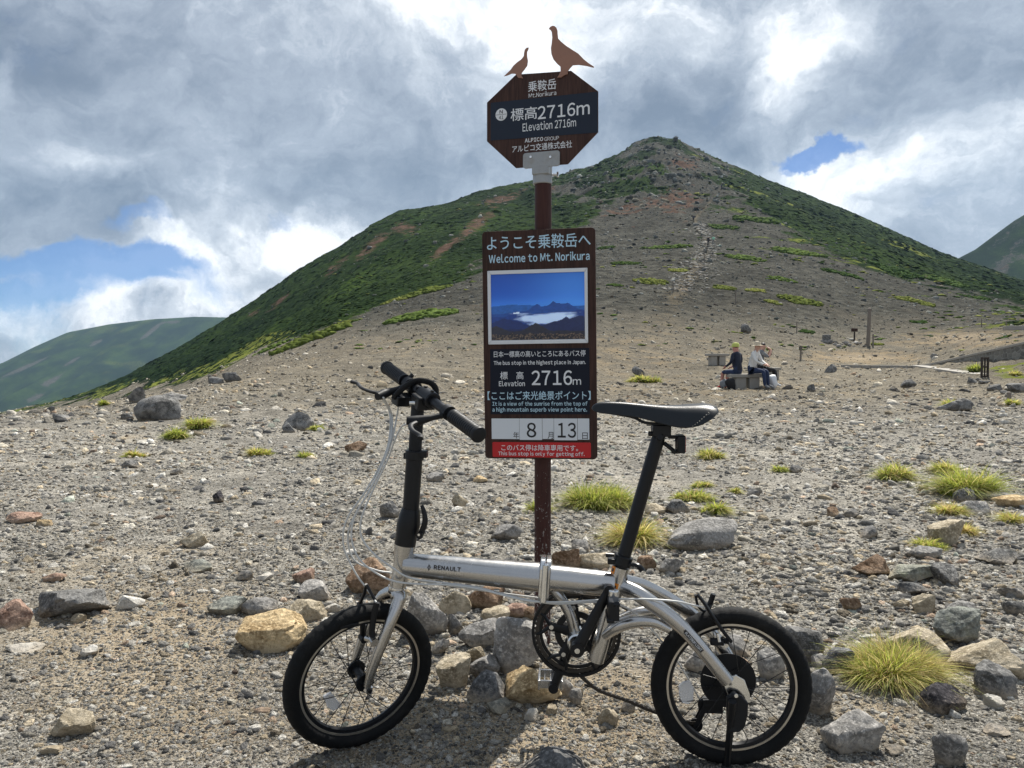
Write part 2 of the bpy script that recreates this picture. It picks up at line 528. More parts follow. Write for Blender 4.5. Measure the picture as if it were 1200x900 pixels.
def mk_ground():
    m, N, b = material('gravel_scree_and_alpine_turf')
    co = N.n('ShaderNodeTexCoord').outputs['Object']
    at = N.n('ShaderNodeVertexColor', layer_name='cover')
    s = N.n('ShaderNodeSeparateColor', {0: at.outputs['Color']})
    veg, yel, red = s.outputs[0], s.outputs[1], s.outputs[2]
    tan = at.outputs['Alpha']
    big = N.noise(co, .9, 5, .6)
    mid = N.noise(co, 9, 8, .65)
    far = N.noise(co, .12, 8, .6)
    v1 = N.n('ShaderNodeTexVoronoi', {'Vector': co, 'Scale': 95.0, 'Randomness': 1.0})
    v2 = N.n('ShaderNodeTexVoronoi', {'Vector': co, 'Scale': 240.0})
    v3 = N.n('ShaderNodeTexVoronoi', {'Vector': co, 'Scale': 9.0})
    g1 = N.n('ShaderNodeSeparateColor', {0: v1.outputs['Color']}).outputs[0]
    g2 = N.n('ShaderNodeSeparateColor', {0: v2.outputs['Color']}).outputs[1]
    g3 = N.n('ShaderNodeSeparateColor', {0: v3.outputs['Color']}).outputs[0]
    gm = N.math('ADD', N.math('ADD', N.math('MULTIPLY', g1, .45), N.math('MULTIPLY', g2, .35)), N.math('MULTIPLY', g3, .20))
    grey = N.ramp(gm, [(.1, (.07, .068, .062)), (.4, (.20, .192, .172)), (.62, (.34, .325, .29)), (.9, (.60, .575, .52))])
    soil = N.mix(mid, (.26, .205, .135), (.46, .375, .26))
    soil = N.mix(.30, soil, grey, 'MIX')
    tf = N.rng(N.math('ADD', tan, N.math('MULTIPLY', N.math('SUBTRACT', big, .5), 1.1)), .35, .75)
    col = N.mix(tf, grey, soil)
    col = N.mix(1.0, col, N.mix(N.rng(far, .3, .7), (.70, .70, .70), (1.13, 1.125, 1.12)), 'MULTIPLY')
    # cloud shade over the higher, farther scree is put into its colour
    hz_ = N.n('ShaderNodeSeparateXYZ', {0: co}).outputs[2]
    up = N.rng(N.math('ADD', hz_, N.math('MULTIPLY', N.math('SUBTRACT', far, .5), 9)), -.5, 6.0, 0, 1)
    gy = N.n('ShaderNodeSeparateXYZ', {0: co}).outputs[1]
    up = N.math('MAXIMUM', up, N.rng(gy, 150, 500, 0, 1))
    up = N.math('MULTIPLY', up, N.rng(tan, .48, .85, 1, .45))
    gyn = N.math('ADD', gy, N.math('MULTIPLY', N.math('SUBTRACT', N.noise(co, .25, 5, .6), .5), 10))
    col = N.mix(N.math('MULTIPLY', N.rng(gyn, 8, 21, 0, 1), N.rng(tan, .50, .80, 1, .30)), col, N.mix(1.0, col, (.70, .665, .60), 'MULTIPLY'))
    col = N.mix(1.0, col, N.mix(N.rng(big, .32, .68), (.80, .79, .78), (1.14, 1.12, 1.08)), 'MULTIPLY')
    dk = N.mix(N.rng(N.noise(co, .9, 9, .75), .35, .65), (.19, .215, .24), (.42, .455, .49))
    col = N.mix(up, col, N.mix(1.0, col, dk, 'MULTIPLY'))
    # reddish cinder
    rf = N.rng(N.math('ADD', red, N.math('MULTIPLY', N.math('SUBTRACT', N.noise(co, .16, 9, .72), .5), 2.6)), .42, .62)
    col = N.mix(rf, col, N.mix(N.rng(N.noise(co, .5, 8, .75), .35, .65), (.045, .026, .019), (.125, .078, .055)))
    # turf
    vn = N.noise(co, .22, 8, .68)
    vf = N.rng(N.math('ADD', veg, N.math('MULTIPLY', N.math('SUBTRACT', vn, .5), .9)), .42, .58)
    gn = N.noise(N.vmath('MULTIPLY', co, (1, 1, 1)), .6, 8, .7)
    gl = N.noise(N.vmath('MULTIPLY', co, (1, .5, 1)), .035, 6, .62)
    green = N.mix(N.rng(gn, .35, .65), (.007, .020, .005), (.026, .047, .011))
    gk = N.noise(N.vmath('MULTIPLY', co, (1, .6, 1)), .014, 7, .66)
    green = N.mix(N.rng(gk, .38, .60), N.mix(1.0, green, (.42, .50, .55), 'MULTIPLY'), N.mix(1.0, green, (1.5, 1.35, 1.0), 'MULTIPLY'))
    green = N.mix(N.rng(gl, .40, .58), N.mix(1.0, green, (.58, .68, .66), 'MULTIPLY'), green)
    ylw = N.mix(N.rng(gn, .3, .7), (.075, .10, .018), (.17, .18, .04))
    col = N.mix(vf, col, green)
    yf = N.rng(N.math('ADD', yel, N.math('MULTIPLY', N.math('SUBTRACT', N.noise(co, .5, 8, .7), .5), 1.1)), .38, .62)
    col = N.mix(yf, col, ylw)
    h = N.math('ADD', N.math('MULTIPLY', v1.outputs['Distance'], -.006), N.math('MULTIPLY', v2.outputs['Distance'], -.0025))
    h = N.math('ADD', h, N.math('MULTIPLY', mid, .012))
    nb = bump(N, h, .8, 1.0)
    nb = bump(N, N.noise(co, .7, 9, .7), .5, .5, nb)
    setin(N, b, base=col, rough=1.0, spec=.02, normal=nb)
    return m


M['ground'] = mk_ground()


def mk_leaf(name, c1, c2, scale=3.0, inst=True, mottled=(.25, .22, .08), mot=.25):
    m, N, b = material(name)
    co = N.n('ShaderNodeTexCoord').outputs['Object']
    n = N.noise(co, scale, 5, .65)
    f = n
    if inst:
        r = N.n('ShaderNodeObjectInfo').outputs['Random']
        f = N.math('ADD', N.math('MULTIPLY', n, .5), N.math('MULTIPLY', r, .5))
    col = N.mix(N.rng(f, .3, .7), c1, c2)
    col = N.mix(N.rng(N.noise(co, scale * 3, 4, .6), .55, .7, 0, mot), col, mottled)
    setin(N, b, base=col, rough=.95, spec=.03, normal=bump(N, n, .6, .05))
    b.inputs['Subsurface Weight'].default_value = 0.0
    return m


M['pine'] = mk_leaf('dwarf_pine_green', (.006, .018, .004), (.023, .042, .010), .12, mottled=(.060, .095, .020), mot=.3)
M['cushion'] = mk_leaf('cushion_shrub_green', (.030, .060, .013), (.085, .125, .028), 2.2, True)
M['yelcushion'] = mk_leaf('yellow_green_turf', (.085, .11, .022), (.19, .20, .05), 2.2, True)


def mk_grass():
    m, N, b = material('yellow_green_grass_blades')
    at = N.n('ShaderNodeVertexColor', layer_name='tint').outputs['Color']
    setin(N, b, base=at, rough=.6, spec=.3)
    tr = N.n('ShaderNodeBsdfTranslucent', {0: at})
    mx = N.n('ShaderNodeMixShader', {0: .55})
    N.t.links.new(b.outputs[0], mx.inputs[1]); N.t.links.new(tr.outputs[0], mx.inputs[2])
    out = [n for n in N.t.nodes if n.type == 'OUTPUT_MATERIAL'][0]
    N.t.links.new(mx.outputs[0], out.inputs[0])
    return m


M['grass'] = mk_grass()

# ------------------------------------------------------------------ terrain
_L = rng.random((256, 256))


def vnoise(x, y):
    xi = np.floor(x).astype(int); yi = np.floor(y).astype(int)
    fx = x - xi; fy = y - yi
    fx = fx * fx * fx * (fx * (fx * 6 - 15) + 10); fy = fy * fy * fy * (fy * (fy * 6 - 15) + 10)
    a = _L[xi & 255, yi & 255]; b = _L[(xi + 1) & 255, yi & 255]; c = _L[xi & 255, (yi + 1) & 255]; d = _L[(xi + 1) & 255, (yi + 1) & 255]
    return (a + (b - a) * fx) * (1 - fy) + (c + (d - c) * fx) * fy


def fbm(x, y, o=5, g=.5):
    s = 0; a = 1; t = 0
    for i in range(o):
        s = s + a * (vnoise(x + 17.3 * i, y + 9.1 * i) - .5); t += a
        a *= g; x = x * 2.03; y = y * 2.03
    return s / t * 2


def py2z(py, Y):
    t = (450 - np.asarray(py, float)) / FOC
    return CH + Y * np.tan(np.arctan(t) - PIT)


def z2py(z, Y):
    e = np.arctan((z - CH) / Y) + PIT
    return 450 - FOC * np.tan(e)


def tab(d):
    k = sorted(d)
    return np.array(k, float), np.array([d[i] for i in k], float)


T18 = tab({-1500: 520, -400: 502, 0: 488, 60: 482, 100: 477, 200: 462, 300: 459, 400: 465, 500: 466, 2700: 466})
T25 = tab({-1500: 560, -400: 520, 0: 498, 100: 487, 200: 465, 250: 454, 300: 447, 400: 441, 500: 441, 600: 446, 800: 451, 1000: 452, 1200: 450, 1600: 446, 2700: 446})
T31 = tab({-1500: 600, -400: 535, 0: 506, 100: 494, 200: 470, 250: 452, 300: 440, 400: 426, 500: 422, 600: 424, 700: 428, 800: 431, 900: 434, 1000: 439, 1100: 440, 1150: 434, 1200: 424, 1300: 415, 1600: 410, 2700: 410})
T40 = tab({-1500: 620, -400: 550, 0: 512, 100: 500, 200: 474, 300: 432, 400: 410, 500: 402, 600: 402, 700: 402, 800: 407, 900: 418, 960: 425, 1000: 428, 1060: 428, 1090: 422, 1110: 414, 1150: 403, 1200: 394, 1300: 388, 1600: 384, 2700: 384})
T60 = tab({-1500: 640, -400: 560, 0: 516, 100: 503, 200: 474, 300: 425, 400: 388, 500: 366, 600: 356, 700: 356, 800: 363, 900: 374, 1000: 393, 1100: 392, 1200: 378, 1300: 378, 1600: 376, 2700: 376})
T127 = tab({-1500: 620, -400: 560, 0: 514, 100: 496, 200: 460, 300: 407, 400: 351, 500: 319, 600: 302, 700: 293, 800: 289, 900: 297, 1000: 314, 1100: 338, 1200: 358, 1600: 372, 2700: 372})
T190 = tab({-1500: 600, -400: 556, 0: 508, 100: 484, 200: 440, 300: 383, 400: 322, 500: 284, 600: 270, 700: 262, 800: 257, 900: 265, 1000: 288, 1100: 322, 1200: 348, 1600: 372, 2700: 374})
RPY = tab({-1500: 580, -400: 545, -100: 500, 0: 483, 60: 471, 100: 460, 150: 439, 200: 411, 250: 383, 300: 352, 350: 317, 400: 288, 440: 261, 470: 246, 500: 243, 520: 240, 560: 225, 600: 215, 640: 209, 680: 199, 705: 191,
           722: 183, 745: 168, 758: 163, 768: 161, 782: 163, 792: 164, 803: 170, 820: 178, 850: 191, 900: 212, 950: 231, 1000: 251, 1050: 274, 1100: 296, 1150: 313, 1200: 331, 1300: 355, 1500: 385, 2700: 400})
RY = tab({-1500: 280, 300: 280, 400: 300, 500: 330, 600: 370, 700: 400, 1000: 420, 1200: 400, 2700: 380})


def surf(PX, Y, noise=True):
    """ground height at screen column PX (x = (PX-600)/900*Y) and distance Y"""
    PX = np.asarray(PX, float); Y = np.asarray(Y, float)
    R = np.interp(PX, *RY)
    one = np.ones_like(PX)
    ys = [.3 * one, 3 * one, 7 * one, 12 * one, 18 * one, 25 * one, 31 * one, 40 * one, 60 * one, 127 * one, 190 * one, 190 + (R - 190) * .35, 190 + (R - 190) * .72, R, R * 1.12, R * 1.5, R * 4]
    zs = [0 * one, 0 * one, 0 * one, 0 * one]
    for t, y in ((T18, 18), (T25, 25), (T31, 31), (T40, 40), (T60, 60), (T127, 127), (T190, 190)):
        zs.append(py2z(np.interp(PX, *t), y))
    rpy, p19 = np.interp(PX, *RPY), np.interp(PX, *T190)
    for f_, g_ in ((.35, .50), (.72, .86)):
        zs.append(py2z(p19 + (rpy - p19) * g_, 190 + (R - 190) * f_))
    rz = py2z(rpy, R)
    zs += [rz, rz - R * .055, rz - R * .33, rz - R * 1.1]
    X = np.log(np.stack(ys)); V = np.stack(zs)
    K = len(ys)
    h = X[1:] - X[:-1]; dl = (V[1:] - V[:-1]) / h
    mm = np.zeros_like(V)
    for k in range(1, K - 1):
        a, b = dl[k - 1], dl[k]
        with np.errstate(divide='ignore', invalid='ignore'):
            hm = 2 * a * b / (a + b)
        mm[k] = np.where(a * b > 0, hm, 0)
    mm[0] = dl[0]; mm[-1] = dl[-1]
    mm[K - 4] = dl[K - 5] * .9
    x = np.log(np.maximum(Y, .3))
    out = np.zeros_like(x)
    for k in range(K - 1):
        sel = (x >= X[k]) & ((x <= X[k + 1]) if k < K - 2 else np.ones_like(x, bool))
        if not sel.any(): continue
        hh = h[k][sel]; t = (x[sel] - X[k][sel]) / hh
        out[sel] = (2 * t ** 3 - 3 * t ** 2 + 1) * V[k][sel] + (t ** 3 - 2 * t ** 2 + t) * hh * mm[k][sel] + (-2 * t ** 3 + 3 * t ** 2) * V[k + 1][sel] + (t ** 3 - t ** 2) * hh * mm[k + 1][sel]
    if noise:
        Xw = (PX - 600) / FOC * Y
        near = fbm(Xw * 1.7 + 40, Y * 1.7 + 11, 4) * np.interp(Y, [0, 2.6, 6, 15, 40], [.006, .008, .03, .06, .12])
        lnf = np.interp(Y, [15, 60, 150, 300], [0, .25, .9, 1.8])
        py = z2py(out, Y)
        rocky = np.exp(-(((PX - 740) / 110) ** 2 + ((py - 205) / 38) ** 2))
        lnf2 = fbm(Xw * .035 + 3, Y * .035 + 8, 6, .55) * lnf * (1.6 + 1.5 * rocky) + fbm(Xw * .25 + 5, Y * .22, 4, .6) * lnf * (.30 + 1.0 * rocky)
        chan = -np.abs(fbm(Xw * .05 + 21, Y * .009 + 4, 4, .55)) * np.interp(Y, [35, 70, 150, 300], [0, .7, 2.2, 3.5]) + np.interp(Y, [35, 70, 150, 300], [0, .1, .35, .6])
        out = out + near + (lnf2 + chan) * np.interp(Y / R, [.75, .93, 1.1], [1, .16, .16])
        out = out + np.interp(Y / R, [.8, .95, 1.05, 1.2], [0, 1, 1, 0]) * (fbm(Xw * .13, Y * .13 + 5, 4, .6) * (.55 + 2.2 * rocky))
    return out


def gz(x, y):
    return float(surf(np.array([600 + FOC * x / max(y, .3)]), np.array([y]))[0])


def ground_at(px, py):
    """first point of the terrain met by the ray through (px, py)"""
    Ys = np.exp(np.linspace(math.log(1.0), math.log(430), 1500))
    z = surf(np.full_like(Ys, px), Ys)
    pz = z2py(z, Ys)
    i = int(np.argmax(pz <= py))
    Y = Ys[max(i, 1)]
    return Vector(((px - 600) / FOC * Y, Y, float(z[max(i, 1)])))


def add_color_attr(me, name, arr):
    a = me.color_attributes.new(name, 'FLOAT_COLOR', 'POINT')
    a.data.foreach_set('color', np.ascontiguousarray(arr, dtype=np.float32).ravel())


def np_mesh(name, V, F):
    me = bpy.data.meshes.new(name)
    V = np.ascontiguousarray(V, dtype=np.float32); F = np.ascontiguousarray(F, dtype=np.int32)
    n, k = F.shape
    me.vertices.add(len(V)); me.vertices.foreach_set('co', V.ravel())
    me.loops.add(n * k); me.loops.foreach_set('vertex_index', F.ravel())
    me.polygons.add(n); me.polygons.foreach_set('loop_start', np.arange(n, dtype=np.int32) * k)
    me.polygons.foreach_set('loop_total', np.full(n, k, dtype=np.int32))
    me.update(calc_edges=True)
    return me


def grid_faces(nr, nc):
    i = np.arange(nr - 1)[:, None]; j = np.arange(nc - 1)[None, :]
    a = i * nc + j
    return np.stack([a, a + 1, a + nc + 1, a + nc], -1).reshape(-1, 4)


GB = tab({-1500: 600, -100: 500, 0: 486, 60: 475, 120: 466, 180: 452, 250: 440, 285: 420, 310: 405, 360: 398, 410: 382, 440: 364, 470: 350, 520: 334, 560: 316, 600: 296, 640: 280, 690: 258, 720: 245, 760: 225, 800: 205, 850: 222, 900: 256,
          950: 282, 1000: 304, 1050: 321, 1100: 336, 1150: 350, 1200: 362, 1300: 380, 2700: 400})


def g2(PX, PYs, cx, cy, sx, sy, ang=0):
    a = math.radians(ang); dx = PX - cx; dy = PYs - cy
    u = dx * math.cos(a) + dy * math.sin(a); v = -dx * math.sin(a) + dy * math.cos(a)
    return np.exp(-((u / sx) ** 2 + (v / sy) ** 2))


def cover(PX, Y, z):
    """what grows or lies where: veg, yellow turf, red cinder, tan soil (all 0..1)"""
    py = z2py(z, Y)
    X = (PX - 600) / FOC * Y
    gb = np.interp(PX, *GB)
    d = gb - py                      # positive above the turf line
    n = fbm(X * .05, Y * .05, 6, .6)
    n2 = fbm(X * .02 + 7, Y * .11 + 3, 5, .6)
    farm = np.clip((Y - 24) / 14, 0, 1)
    veg = np.clip(.5 + (d + n * 16) / 26, 0, 1) * farm
    # rocky crest between the two flanks: mixed
    rocky = np.clip(g2(PX, py, 745, 195, 120, 42) * 1.6, 0, 1)
    veg = veg * (1 - rocky * .75) + rocky * .75 * np.clip(.48 + n * 2.4, 0, 1)
    veg = veg + .9 * g2(PX, py, 700, 225, 55, 26) * np.clip(.6 + n * 2, 0, 1) - .9 * g2(PX, py, 730, 255, 60, 14, 20) - .6 * g2(PX, py, 800, 200, 40, 25)
    # streaky turf below the right-hand flank
    right = np.clip((PX - 690) / 120, 0, 1) * farm * (1 - np.clip((py - 400) / 25, 0, 1))
    streak = np.clip((n2 - .04) * 4.5, 0, 1) * np.clip(1 - (-d) / 95, 0, 1) * right
    veg = np.maximum(veg, streak * .8)
    red = np.zeros_like(PX)
    for c in ((475, 268, 34, 15, 0), (437, 288, 48, 12, -42), (395, 312, 40, 9, -42), (330, 352, 32, 6, -40), (560, 262, 52, 14, -40), (590, 232, 60, 8, -12), (300, 366, 20, 5, -35), (520, 292, 50, 9, -40), (735, 246, 50, 9, -10), (790, 235, 46, 20, 0), (800, 190, 30, 12, 0)):
        red = np.maximum(red, g2(PX, py, *c) * np.where(PX < 660, 1.0, .62))
    veg = veg - red * .55 * (PX < 700) - red * .35 * (PX >= 700)
    yel = np.exp(-((d - 6) / 9) ** 2) * np.clip((430 - PX) / 60, 0, 1) * farm * .9 * np.clip(.6 + n * 2, 0, 1.2)
    yel = np.maximum(yel, np.clip((n2 - .02) * 4, 0, 1) * np.clip(n * 3 + .5, 0, 1) * right * .62 * np.clip(1 - (-d) / 120, 0, 1))
    yel = np.maximum(yel, .85 * g2(PX, py, 1200, 432, 55, 16) * (Y < 60) * np.clip(.62 + 1.6 * fbm(X * .9, Y * .9, 4), 0, 1))
    tanm = .30 + 0 * PX
    for c, k in (((735, 412, 170, 34), .16), ((800, 470, 220, 24), .12), ((640, 395, 130, 26), .1), ((120, 760, 260, 110), .28), ((430, 830, 200, 90), .2), ((640, 840, 130, 60), .55), ((560, 880, 200, 40), .4), ((740, 820, 90, 45), .35), ((170, 850, 110, 60), .25), ((1030, 845, 70, 40), .4), ((1130, 394, 100, 11), .75), ((1010, 418, 70, 8), .45), ((430, 400, 90, 20), .15), ((250, 720, 90, 30), .15)):
        tanm = tanm + k * g2(PX, py, *c)
    pw = np.interp(py, [222, 257, 283, 305, 340, 352, 400], [843, 812, 828, 822, 795, 788, 770]); ww = np.interp(py, [222, 283, 345, 360, 420], [3, 6, 20, 22, 60])
    tanm = tanm - .2 * np.clip((PX - 820) / 200, 0, 1) * (py < 400) - .16 * np.clip((420 - py) / 50, 0, 1)
    tanm = tanm + np.exp(-((PX - pw) / ww) ** 2) * np.interp(py, [215, 235, 345, 400, 440], [0, .5, .48, .0, 0]) * (Y > 26)
    return np.clip(np.stack([veg, yel, red, tanm], -1), 0, 1)


NC, NR = 760, 640
cols = np.concatenate([np.linspace(-1500, -160, 60, endpoint=False), np.linspace(-160, 1360, NC - 120, endpoint=False), np.linspace(1360, 2700, 60)])
rows = np.concatenate([np.exp(np.linspace(math.log(.3), math.log(60), 300, endpoint=False)), np.exp(np.linspace(math.log(60), math.log(450), 310, endpoint=False)), np.exp(np.linspace(math.log(450), math.log(1500), 30))])
PXg, Yg = np.meshgrid(cols, rows)
Zg = surf(PXg.ravel(), Yg.ravel()).reshape(PXg.shape)
Vg = np.stack([(PXg - 600) / FOC * Yg, Yg, Zg], -1).reshape(-1, 3)
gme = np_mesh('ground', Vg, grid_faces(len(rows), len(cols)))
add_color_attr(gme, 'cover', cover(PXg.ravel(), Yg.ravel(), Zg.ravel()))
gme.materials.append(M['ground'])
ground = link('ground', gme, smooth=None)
gme.polygons.foreach_set('use_smooth', [True] * len(gme.polygons))
tag(ground, 'grey volcanic gravel ground rising into a scree slope and green mountain ridge', kind='structure')
# the ground behind the camera
mb = MB()
nx, ny = 40, 30
vs = [(-70 + 140 * i / nx, -60 + 61.2 * j / ny, -.02) for j in range(ny + 1) for i in range(nx + 1)]
mb.add(vs, [(j * (nx + 1) + i, j * (nx + 1) + i + 1, (j + 1) * (nx + 1) + i + 1, (j + 1) * (nx + 1) + i) for j in range(ny) for i in range(nx)])
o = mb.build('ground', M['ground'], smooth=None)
tag(o, 'gravel ground behind the viewpoint', kind='structure')

# ---- far mountains
def far_mountain(name, prof, Y, depth, label, colf, valley, steep=.5, rowsn=90, amp=1.0):
    pxs = np.linspace(prof[0][0], prof[-1][0], 260)
    top = np.interp(pxs, [p[0] for p in prof], [p[1] for p in prof])
    t = np.linspace(0, 1.35, rowsn)
    P, Tt = np.meshgrid(pxs, t)
    Yy = Y - depth * (1 - Tt)
    zr = py2z(np.interp(P, pxs, top), Y)
    zb = valley
    s = np.clip(Tt, 0, 1)
    z = zb + (zr - zb) * (s ** 1.15) - np.clip(Tt - 1, 0, 1) * depth * .9
    X = (P - 600) / FOC * Y
    z = z + fbm(X / 260 + 4, Yy / 330, 6, .55) * 45 * amp * np.clip(1.03 - s, 0.05, 1)
    z = z - np.abs(fbm(X / 190 + 9, Yy / 1300 + 2, 5, .55)) * 130 * amp * np.clip(1 - s, 0, 1) ** .5
    V = np.stack([X, Yy, z], -1).reshape(-1, 3)
    me = np_mesh(name, V, grid_faces(rowsn, 260))
    pyv = z2py(z, Yy).ravel(); pxv = (600 + FOC * X / Yy).ravel()
    add_color_attr(me, 'cover', colf(pxv, pyv, X.ravel(), Yy.ravel()))
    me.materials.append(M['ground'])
    me.polygons.foreach_set('use_smooth', [True] * len(me.polygons))
    ob = link(name, me, smooth=None)
    tag(ob, label, kind='structure')
    return ob


def colL(px, py, X, Y):
    n = fbm(X / 90, Y / 90, 5, .6)
    veg = .97 + n * .5
    tn = np.zeros_like(px)
    for c in ((78, 430, 30, 3.4, -43), (52, 455, 36, 5.0, -43), (26, 432, 44, 2.6, -25), (178, 387, 22, 3.2, -41), (215, 376, 30, 1.5, -6), (120, 398, 24, 1.0, -30)):
        tn = np.maximum(tn, g2(px, py, *c))
    tn = np.clip(tn * (1 + n * .5), 0, 1); veg = veg - np.clip(tn * 1.5 - .35, 0, 1)
    yel = np.clip(.16 + fbm(X / 160, Y / 160, 6, .65) * 1.1 + fbm(X / 35, Y / 60, 3, .6) * .5, 0, .42)
    return np.clip(np.stack([veg, yel - tn, tn * .35, .45 + 0 * px], -1), 0, 1)


def colR(px, py, X, Y):
    n = fbm(X / 40, Y / 40, 5, .6)
    return np.clip(np.stack([.8 + n * .9, np.clip(n, 0, .4), np.clip(-n * .7, 0, 1), .3 + 0 * px], -1), 0, 1)


far_mountain('distant_mountain', [(-900, 500), (-400, 455), (-200, 440), (-60, 437), (0, 426), (40, 406), (80, 389), (130, 379), (180, 373), (230, 370), (265, 371), (320, 380), (420, 400), (600, 430)], 2300, 1500,
             'distant blue green mountain with pale bare gullies at the far left', colL, -360)
far_mountain('distant_mountain', [(1040, 330), (1100, 313), (1140, 292), (1165, 273), (1185, 258), (1200, 249), (1240, 232), (1300, 215), (1400, 210), (1600, 250), (1900, 300)], 900, 420,
             'dark green rocky mountain shoulder rising at the right edge', colR, -20, amp=.35)

# ------------------------------------------------------------------ stones
def icosphere(sub):
    bm = bmesh.new()
    bmesh.ops.create_icosphere(bm, subdivisions=sub, radius=1)
    V = np.array([v.co[:] for v in bm.verts]); F = np.array([[v.index for v in f.verts] for f in bm.faces])
    bm.free()
    return V / np.linalg.norm(V, axis=1)[:, None], F


ICO = {s: icosphere(s) for s in (1, 2, 3, 4, 5)}


def sin_noise(P, seed, freq, n=18):
    r = np.random.default_rng(seed)
    k = r.normal(size=(n, 3)); k /= np.linalg.norm(k, axis=1)[:, None]
    k *= (freq * r.uniform(.6, 1.6, n))[:, None]
    return np.sin(P @ k.T + r.uniform(0, 6.28, n)).sum(1) / math.sqrt(n)


def rock_shape(seed, sub=4, sharp=16, nplanes=13, rough=.05):
    """angular stone: soft intersection of random half spaces, then weathered"""
    r = np.random.default_rng(seed)
    D, F = ICO[sub]
    N = r.normal(size=(nplanes, 3)); N /= np.linalg.norm(N, axis=1)[:, None]
    dist = r.uniform(.55, 1.0, nplanes)
    q = np.maximum(D @ N.T, 0.02) / dist
    rad = 1 / (np.sum(q ** sharp, 1) ** (1 / sharp))
    rad = np.minimum(rad, 1.3)
    V = D * rad[:, None]
    if rough:
        w_ = sin_noise(V, seed + 9, 2.2)
        V = V * (1 - .05 * np.exp(-(w_ / .10) ** 2))[:, None]
        V = V * (1 + rough * .55 * sin_noise(V, seed + 1, 3.0) + rough * .55 * sin_noise(V, seed + 2, 8) + rough * .3 * sin_noise(V, seed + 3, 20) + rough * .15 * sin_noise(V, seed + 4, 45))[:, None]
    lo, hi = V.min(0), V.max(0)
    return (V - (lo + hi) / 2) / (hi - lo) * 2, F       # fills the unit cube -1..1


# prototypes for the countless small stones (kept out of the scene, only instanced)
proto = bpy.data.collections.new("gravel_prototypes")
for i in range(14):
    V, F = rock_shape(900 + i, 2 if i < 8 else 1, 14, 9, .03)
    V = V * (np.array([1, .75, .55]) * .5)
    me = np_mesh('stone', V, F)
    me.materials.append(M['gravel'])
    po = bpy.data.objects.new('stone.%03d' % i, me)
    proto.objects.link(po)


def bush_mesh(seed, mat, sub=2, bumps=.22):
    r = np.random.default_rng(seed)
    D, F = ICO[sub]
    rad = 1 + bumps * sin_noise(D, seed, 5) + bumps * .5 * r.normal(size=len(D))
    V = D * np.clip(rad, .5, 1.6)[:, None] * np.array([1, 1, .55]) * .5
    me = np_mesh('bush', V, F)
    me.materials.append(mat)
    return me


bproto = bpy.data.collections.new("bush_prototypes")
for i in range(6):
    bproto.objects.link(bpy.data.objects.new('bush.%03d' % i, bush_mesh(50 + i, M['pine'])))


SCAT = []


def scatter(name, P, scale, rot, idx, coll, label, parent=None):
    me = bpy.data.meshes.new(name)
    n = len(P)
    me.vertices.add(n)
    me.vertices.foreach_set('co', np.ascontiguousarray(P, dtype=np.float32).ravel())
    for nm, arr in (('s', scale), ('r', rot)):
        a = me.attributes.new(nm, 'FLOAT_VECTOR', 'POINT')
        a.data.foreach_set('vector', np.ascontiguousarray(arr, dtype=np.float32).ravel())
    a = me.attributes.new('k', 'INT', 'POINT')
    a.data.foreach_set('value', np.ascontiguousarray(idx, dtype=np.int32))
    ob = bpy.data.objects.new(name, me)
    COL.objects.link(ob)
    g = bpy.data.node_groups.new(name, 'GeometryNodeTree')
    g.interface.new_socket('Geometry', in_out='INPUT', socket_type='NodeSocketGeometry')
    g.interface.new_socket('Geometry', in_out='OUTPUT', socket_type='NodeSocketGeometry')
    L = g.links.new
    gi = g.nodes.new('NodeGroupInput'); go = g.nodes.new('NodeGroupOutput')
    ip = g.nodes.new('GeometryNodeInstanceOnPoints')
    ci = g.nodes.new('GeometryNodeCollectionInfo')
    ci.inputs['Collection'].default_value = coll
    ci.inputs['Separate Children'].default_value = True
    ci.inputs['Reset Children'].default_value = True
    ip.inputs['Pick Instance'].default_value = True

    def na(nm, dt):
        q = g.nodes.new('GeometryNodeInputNamedAttribute'); q.data_type = dt; q.inputs['Name'].default_value = nm
        return q.outputs['Attribute']
    e2r = g.nodes.new('FunctionNodeEulerToRotation')
    L(na('r', 'FLOAT_VECTOR'), e2r.inputs[0])
    L(gi.outputs[0], ip.inputs['Points']); L(ci.outputs[0], ip.inputs['Instance'])
    L(na('k', 'INT'), ip.inputs['Instance Index']); L(e2r.outputs[0], ip.inputs['Rotation']); L(na('s', 'FLOAT_VECTOR'), ip.inputs['Scale'])
    L(ip.outputs[0], go.inputs[0])
    md = ob.modifiers.new('scatter', 'NODES'); md.node_group = g
    md.show_viewport = False
    SCAT.append(md)
    return tag(ob, label, kind='stuff')


def stones(n, PX, Y, pxmin, pxmax, alpha, cap, sink=.28, maxw=.35):
    u = rng.random(n)
    spx = pxmin * (1 - u * (1 - (pxmin / pxmax) ** alpha)) ** (-1 / alpha)
    size = np.minimum(spx * Y / FOC, maxw)
    z = surf(PX, Y)
    P = np.stack([(PX - 600) / FOC * Y, Y, z + size * (.25 - sink)], -1)
    asp = rng.uniform(.75, 1.3, (n, 3)) * np.array([1, 1, 1.1])
    S = size[:, None] * asp * 1.15
    R = np.stack([rng.normal(0, .35, n), rng.normal(0, .35, n), rng.uniform(0, 6.28, n)], -1)
    return P, S, R


# near field
n = 300000
PX = rng.uniform(-450, 1690, n); PYs = rng.uniform(452, 960, n) ** 1.0
Yn = 930.0 / (PYs - 415)
Xw = (PX - 600) / FOC * Yn
sand = fbm(Xw * 1.4, Yn * 1.4, 4) + .25 * g2(PX, PYs, 640, 850, 160, 60) + .15 * g2(PX, PYs, 740, 825, 100, 40)
keep = rng.random(n) > np.clip(.04 + sand * 1.5, .0, .80)
PX, Yn = PX[keep], Yn[keep]
P1 = stones(len(PX), PX, Yn, 1.75, 15, 2.55, 40)
